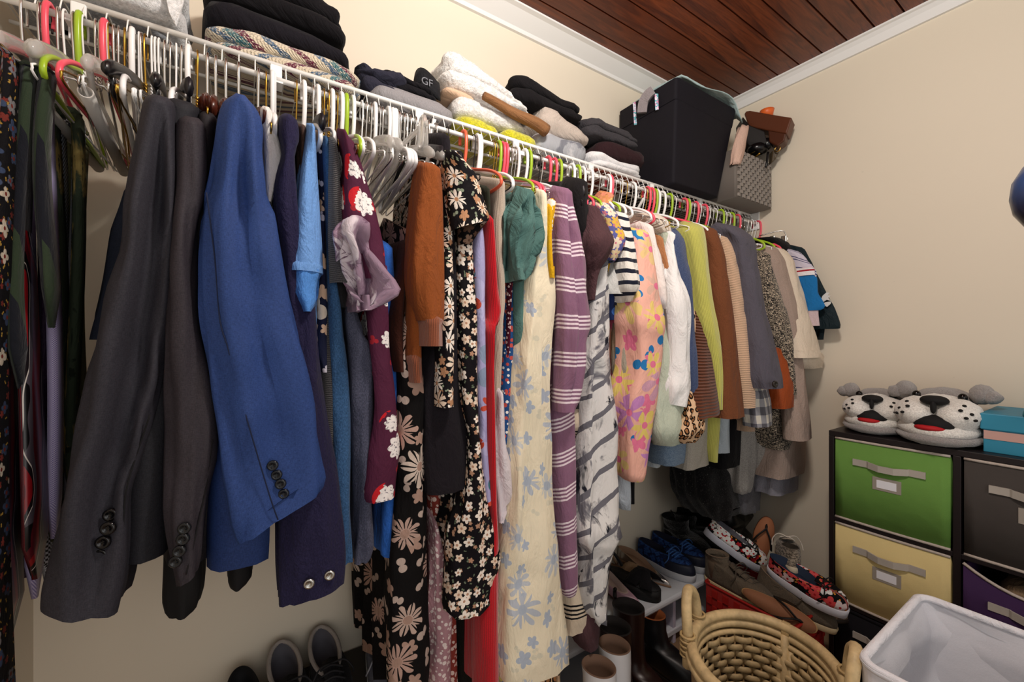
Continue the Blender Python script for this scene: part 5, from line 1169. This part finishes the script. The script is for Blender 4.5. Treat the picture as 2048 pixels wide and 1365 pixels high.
# ---- shoe shelf
ssh = thing('shoe_shelf', 'low white painted shoe shelf along the back wall', 'shelf', (1.4, 1.2, FL)); wp_ = plain('c9ccd2', .5)
o = box('shelf_board', .78, 2.155, 1.045, 1.345, .185, .21, wp_, ssh, .008); box('lower_board', .78, 2.155, 1.075, 1.345, .02, .045, wp_, ssh, .005)
box('back_board', .78, 2.155, 1.325, 1.34, .045, .185, plain('a79fb4', .6), ssh, 0)
for xx in (.79, 1.50, 2.13): box('support', xx, xx+.018, 1.08, 1.325, FL, .185, plain('b9b2c2', .6), ssh, .002)
lsh = thing('shoe_rack', 'dark shoe rack against the back wall holding the sneakers', 'rack', (.3, 1.22, FL))
box('rack_board', -.12, .72, 1.10, 1.345, .275, .29, plain('3a342f', .6), lsh)
for xx in (-.11, .70): box('rack_leg', xx, xx+.02, 1.12, 1.34, FL, .275, plain('3a342f', .6), lsh)
Y_ = -pi/2; zs = .2115
footwear('ballet_flat', 'mauve pointed heel shoe at the left end of the shoe shelf', 'pump', plain('a98794', .35), (1.255, 1.19, zs), Y_+.25, L=.25, W=.08, sole='5a3a30', solet=.006, collar=(-.02, .09, .034, .045, .01), toe=.022, lining='b9a49a', point=.75, heel=.035)
sandal('platform_sandal', 'black platform sandal with crossed straps on the shoe shelf', (1.355, 1.175, zs), (0, 0, Y_+.2), .25, .1, '0d0b0c', '141214', '121013', .02, True, .022)
footwear('pointed_flat', 'silver glitter pointed flat with tan lining on the shoe shelf', 'pump', plain('b9b3ae', .22, .9), (1.475, 1.215, zs), Y_+.15, pitch=0, L=.26, W=.078, sole='8a6a50', solet=.006, collar=(-.03, .095, .034, .042, .012), toe=.02, lining='9a7a62', point=.8, heel=.03)
sandal('caged_sandal', 'tan and black strappy sandal behind the black platform', (1.40, 1.262, zs), (0, 0, Y_+.1), .22, .08, '6a4a34', '8a6a50', 'a88a6c', .01, True)
nv = floral('18254a', '2c4f8a', '22386c', '101a34', 30, 4, .6, '2a4a84')
footwear('hiking_shoe', 'navy blue hiking shoe in front, nearer the silver flat', 'sneaker', nv, (1.60, 1.195, zs), Y_+.12, L=.28, W=.105, sole='b9bcc2', solet=.028, toe=.06, laces='3a66a8', lining='10142a', toecap='1a1f30', group='navy hiking shoes')
footwear('hiking_shoe', 'navy blue hiking shoe further right beside the black fuzzy boots', 'sneaker', nv, (1.712, 1.205, zs), Y_+.1, L=.28, W=.105, sole='b9bcc2', solet=.028, toe=.06, laces='3a66a8', lining='10142a', toecap='1a1f30', group='navy hiking shoes')
for i, (x_, y_, lb_) in enumerate(((1.80, 1.22, 'black fuzzy slipper boot nearest the hiking shoes'), (1.89, 1.235, 'black fuzzy slipper boot behind its pair near the corner'))):
    t = footwear('fuzzy_boot', lb_, 'boot', fur('0c0b0c', 90, 1), (x_, y_, zs), Y_+.1, L=.26, W=.11, sole='0d0c0c', solet=.02, collar=(-.05, .07, .05, .10, 0), toe=.065, shaft=.06, shaftr=.066, lining='0a090a', cat_='boot', group='black fuzzy boots')
folded('black_leather_tote', 'slumped black leather tote in the corner behind the shoes', 'bag', plain('0c0b0d', .45), 1.84, 2.13, 1.02, 1.31, .215, .50, 2, .05, lump=.06, taper=.05, fz=6)
gar('sequin_dress', 'black dress with silver sequins hanging low in the corner', 'dress', tweed('0b0a0c', '8a8682', 260, 120, .66, .6), [(700,1440,1470),(900,1412,1470),(945,1412,1480),(985,1420,1486),(1028,1445,1490)], 1.02, depth=.2, wr=.012)
# ---- red woven basket with shoes
rbk = thing('red_basket', 'red woven basket full of shoes beside the cube organizer', 'basket', (1.75, .82, FL)); rm = plain('9c1d17', .5); rm2 = plain('83150f', .55)
bx0, bx1, by0, by1, bz = 1.60, 1.84, .665, 1.0, .25
MB().loft([rrect(bx0, bx1, by0, by1, FL, .012), rrect(bx0-.004, bx1, by0, by1, bz, .012), rrect(bx0+.006, bx1-.01, by0+.01, by1-.01, bz, .012), rrect(bx0+.012, bx1-.01, by0+.01, by1-.01, .02, .012)]).build('body', rm2, rbk)
MB().tube(rrect(bx0-.004, bx1, by0, by1, bz, .012), .005, 6, True).build('rim', rm, rbk)
wr_ = None
for i in range(14):
    for j in range(7):
        if (i+j) % 2: continue
        p = Vector((bx0-.005, by0+.012+(by1-by0-.024)*(i+.5)/14, bz-.03-.032*j))
        if wr_ is None: wr_ = bev(box('weave_block', p.x-.004, p.x+.004, p.y-.0105, p.y+.0105, p.z-.014, p.z+.014, rm, rbk, 0), .003); w0 = p
        else: inst(wr_, rbk, WL[wr_.name]+p-w0)
for i in range(9):
    for j in range(7):
        if (i+j) % 2: continue
        p = Vector((bx0+.012+(bx1-bx0-.024)*(i+.5)/9, by0-.001, bz-.03-.032*j))
        inst(wr_, rbk, Vector((p.x, p.y, p.z-.014)), (0, 0, pi/2))
tp = cloth('5c5246', .2)
footwear('ankle_sneaker', 'taupe canvas ankle sneaker with laces lying along the red basket rim', 'sneaker', tp, (1.655, .89, .232), Y_+.08, roll=0, L=.275, W=.1, sole='c9b48c', solet=.02, collar=(-.075, .06, .032, .10, .02), toe=.05, laces='4a4238', lining='6d5c4c', shaft=.03, shaftr=.046)
footwear('ankle_sneaker', 'taupe canvas sneaker toe-down at the right end of the red basket', 'sneaker', tp, (1.745, .735, .225), Y_+.35, pitch=.25, L=.27, W=.1, sole='b9a684', solet=.02, collar=(-.075, .06, .032, .085, .02), toe=.05, laces='4a4238', lining='6d5c4c')
sandal('thong_sandal', 'tan leather thong sandal lying diagonally in the red basket', (1.64, .74, .262), (1.0, .2, Y_+.28), .24, .07, 'b08c5a', '8a5c40', '0e0c0c', .014)
n_ = Vector((-.80, -.52, .30)).normalized(); x_ = (Vector((.25, -.15, 1))-n_*Vector((.25, -.15, 1)).dot(n_)).normalized(); yv = n_.cross(x_)
sandal('flip_flop', 'brown leather flip-flop standing up against the wall', (1.885, .915, .375), Matrix((x_, yv, n_)).transposed().to_euler(), .22, .08, '5a3420', '9a6242', '0e0c0c')
pr = floral('0f0d10', 'd8dcdc', 'b0242c', 'd8923c', 26, 4, .7, 'e8e6e2')
footwear('slip_on_shoe', 'black slip-on shoe with colourful print and white sole near the corner', 'sneaker', pr, (1.775, .985, .33), Y_+.55, pitch=.5, L=.26, W=.1, sole='b9bcc8', solet=.028, collar=(-.045, .085, .034, .075, .008), toe=.055, lining='5a5a62', laces='0e0c0c', lace_n=2)
footwear('slip_on_shoe', 'black slip-on shoe with red print leaning on the organizer side', 'sneaker', floral('0f0d10', 'e0e0e0', 'b0242c', 'd8923c', 24, 4, .6, 'd0484a'), (1.755, .70, .305), Y_+.1, roll=.15, pitch=.2, L=.26, W=.1, sole='cfd0da', solet=.03, collar=(-.045, .085, .034, .075, .008), toe=.055, lining='14243a', laces='0e0c0c', lace_n=2)
footwear('striped_sneaker', 'grey zebra print sneaker with cream toe at the wall', 'sneaker', tweed('4a4238', 'a89c8c', 40, 120, .5), (1.865, .80, .335), Y_+.9+1.2, pitch=.15, L=.25, W=.095, sole='c9bca4', solet=.024, toe=.055, toecap='c9bca4', laces='d8d0c4', lining='3a342c')
footwear('woven_loafer', 'brown patterned loafer at the right corner of the red basket', 'sneaker', tweed('4a3a2e', '8a7460', 90, 120, .5), (1.80, .70, .215), Y_+.6, L=.24, W=.09, sole='2a2018', solet=.012, collar=(-.03, .08, .034, .05, .008), toe=.04, lining='2a2018')
footwear('dark_clog', 'dark brown clog inside the red basket under the sneakers', 'clog', plain('2a1e14', .5), (1.68, .80, .20), Y_+.3, L=.25, W=.095, sole='8a7048', solet=.02, toe=.055, lining='1a120c')
# ---- boots on the floor
for x_, y_, lb_, rz in ((.952, .85, 'white leather ankle boot nearer the brown boots', .15), (.855, .815, 'white leather ankle boot beside the cream floral dress', .2)):
    t = footwear('white_boot', lb_, 'boot', plain('d8d9dc', .4), (x_, y_-.03, FL), Y_-.1+rz, L=.25, W=.095, sole='b9a88c', solet=.02, collar=(-.06, .06, .042, .12, 0), toe=.06, shaft=.215, shaftr=.052, lining='6a5242', point=.3, cat_='boot', group='white ankle boots')
for x_, y_, lb_ in ((1.045, .905, 'dark brown leather boot next to the white boots'), (1.165, .95, 'dark brown leather boot closer to the wicker basket')):
    t = footwear('brown_boot', lb_, 'boot', plain('24120f', .35, 0, .5), (x_, y_, FL), Y_+.1, L=.27, W=.1, sole='120c0a', solet=.02, collar=(-.06, .06, .044, .12, 0), toe=.06, shaft=.19, shaftr=.060, lining='120c0a', cat_='boot', group='dark brown boots')
    MB().tube(cat([(-.13, 0, .31), (-.135, .006, .335), (-.128, 0, .345)], 3), .007, 6).build('pull_tab', plain('120c0a', .5), t, local=True)
    MB().tube([(-.04, -.052, .12), (-.045, -.056, .29)], .002, 5).build('zipper', plain('b08a3c', .3, 1), t, local=True)
footwear('black_ankle_boot', 'black boot with tan leather lining half hidden by the wicker basket', 'boot', plain('101012', .4), (1.335, .985, FL), Y_+.2, L=.26, W=.095, sole='120c0a', collar=(-.05, .06, .042, .11, 0), shaft=.10, shaftr=.05, lining='8a4a22', cat_='boot')
footwear('leopard_boot', 'leopard print ankle boot beside the hem of the cream dress', 'boot', leopard(40), (.80, .96, FL), Y_+.2, L=.24, W=.09, sole='a8865c', collar=(-.055, .055, .04, .11, 0), shaft=.21, shaftr=.045, lining='5a4632', cat_='boot')
# ---- sneakers on the rack
sk = dict(L=.28, W=.105, solet=.026, toe=.055, cat_='shoe')
footwear('black_sneaker', 'black sneaker at the left end of the shoe rack', 'sneaker', cloth('121113', .15), (-.005, 1.175, .291), Y_+.1, sole='1a1a1c', lining='0e0d10', collar=(-.055, .075, .034, .085, .012), **sk)
footwear('grey_running_shoe', 'black running shoe with pale grey padded collar, left of its pair', 'sneaker', cloth('17161a', .15), (.088, 1.185, .291), Y_+.08, sole='b9b4ac', lining='5c5a62', lip='a39a94', laces='17161a', collar=(-.06, .075, .036, .092, .02), group='running shoes with grey collars', **sk)
footwear('grey_running_shoe', 'black running shoe with pale grey padded collar, right of its pair', 'sneaker', cloth('17161a', .15), (.185, 1.19, .291), Y_+.05, sole='b9b4ac', lining='5c5a62', lip='a39a94', laces='17161a', collar=(-.06, .075, .036, .092, .02), group='running shoes with grey collars', **sk)
footwear('grey_sneaker', 'slate grey sneaker with loose grey laces by the black floral dress', 'sneaker', cloth('5a5c68', .15), (.325, 1.17, .291), Y_-.05, sole='d8d8da', lining='2a2a30', laces='8a8c96', collar=(-.055, .075, .034, .085, .012), **sk)
footwear('black_high_top', 'black high-top shoe behind the slate grey sneaker', 'sneaker', cloth('0e0d0f', .15), (.40, 1.20, .291), Y_, sole='17161a', lining='0a0a0c', collar=(-.06, .07, .04, .10, .0), shaft=.05, shaftr=.05, laces='6d7080', **sk)
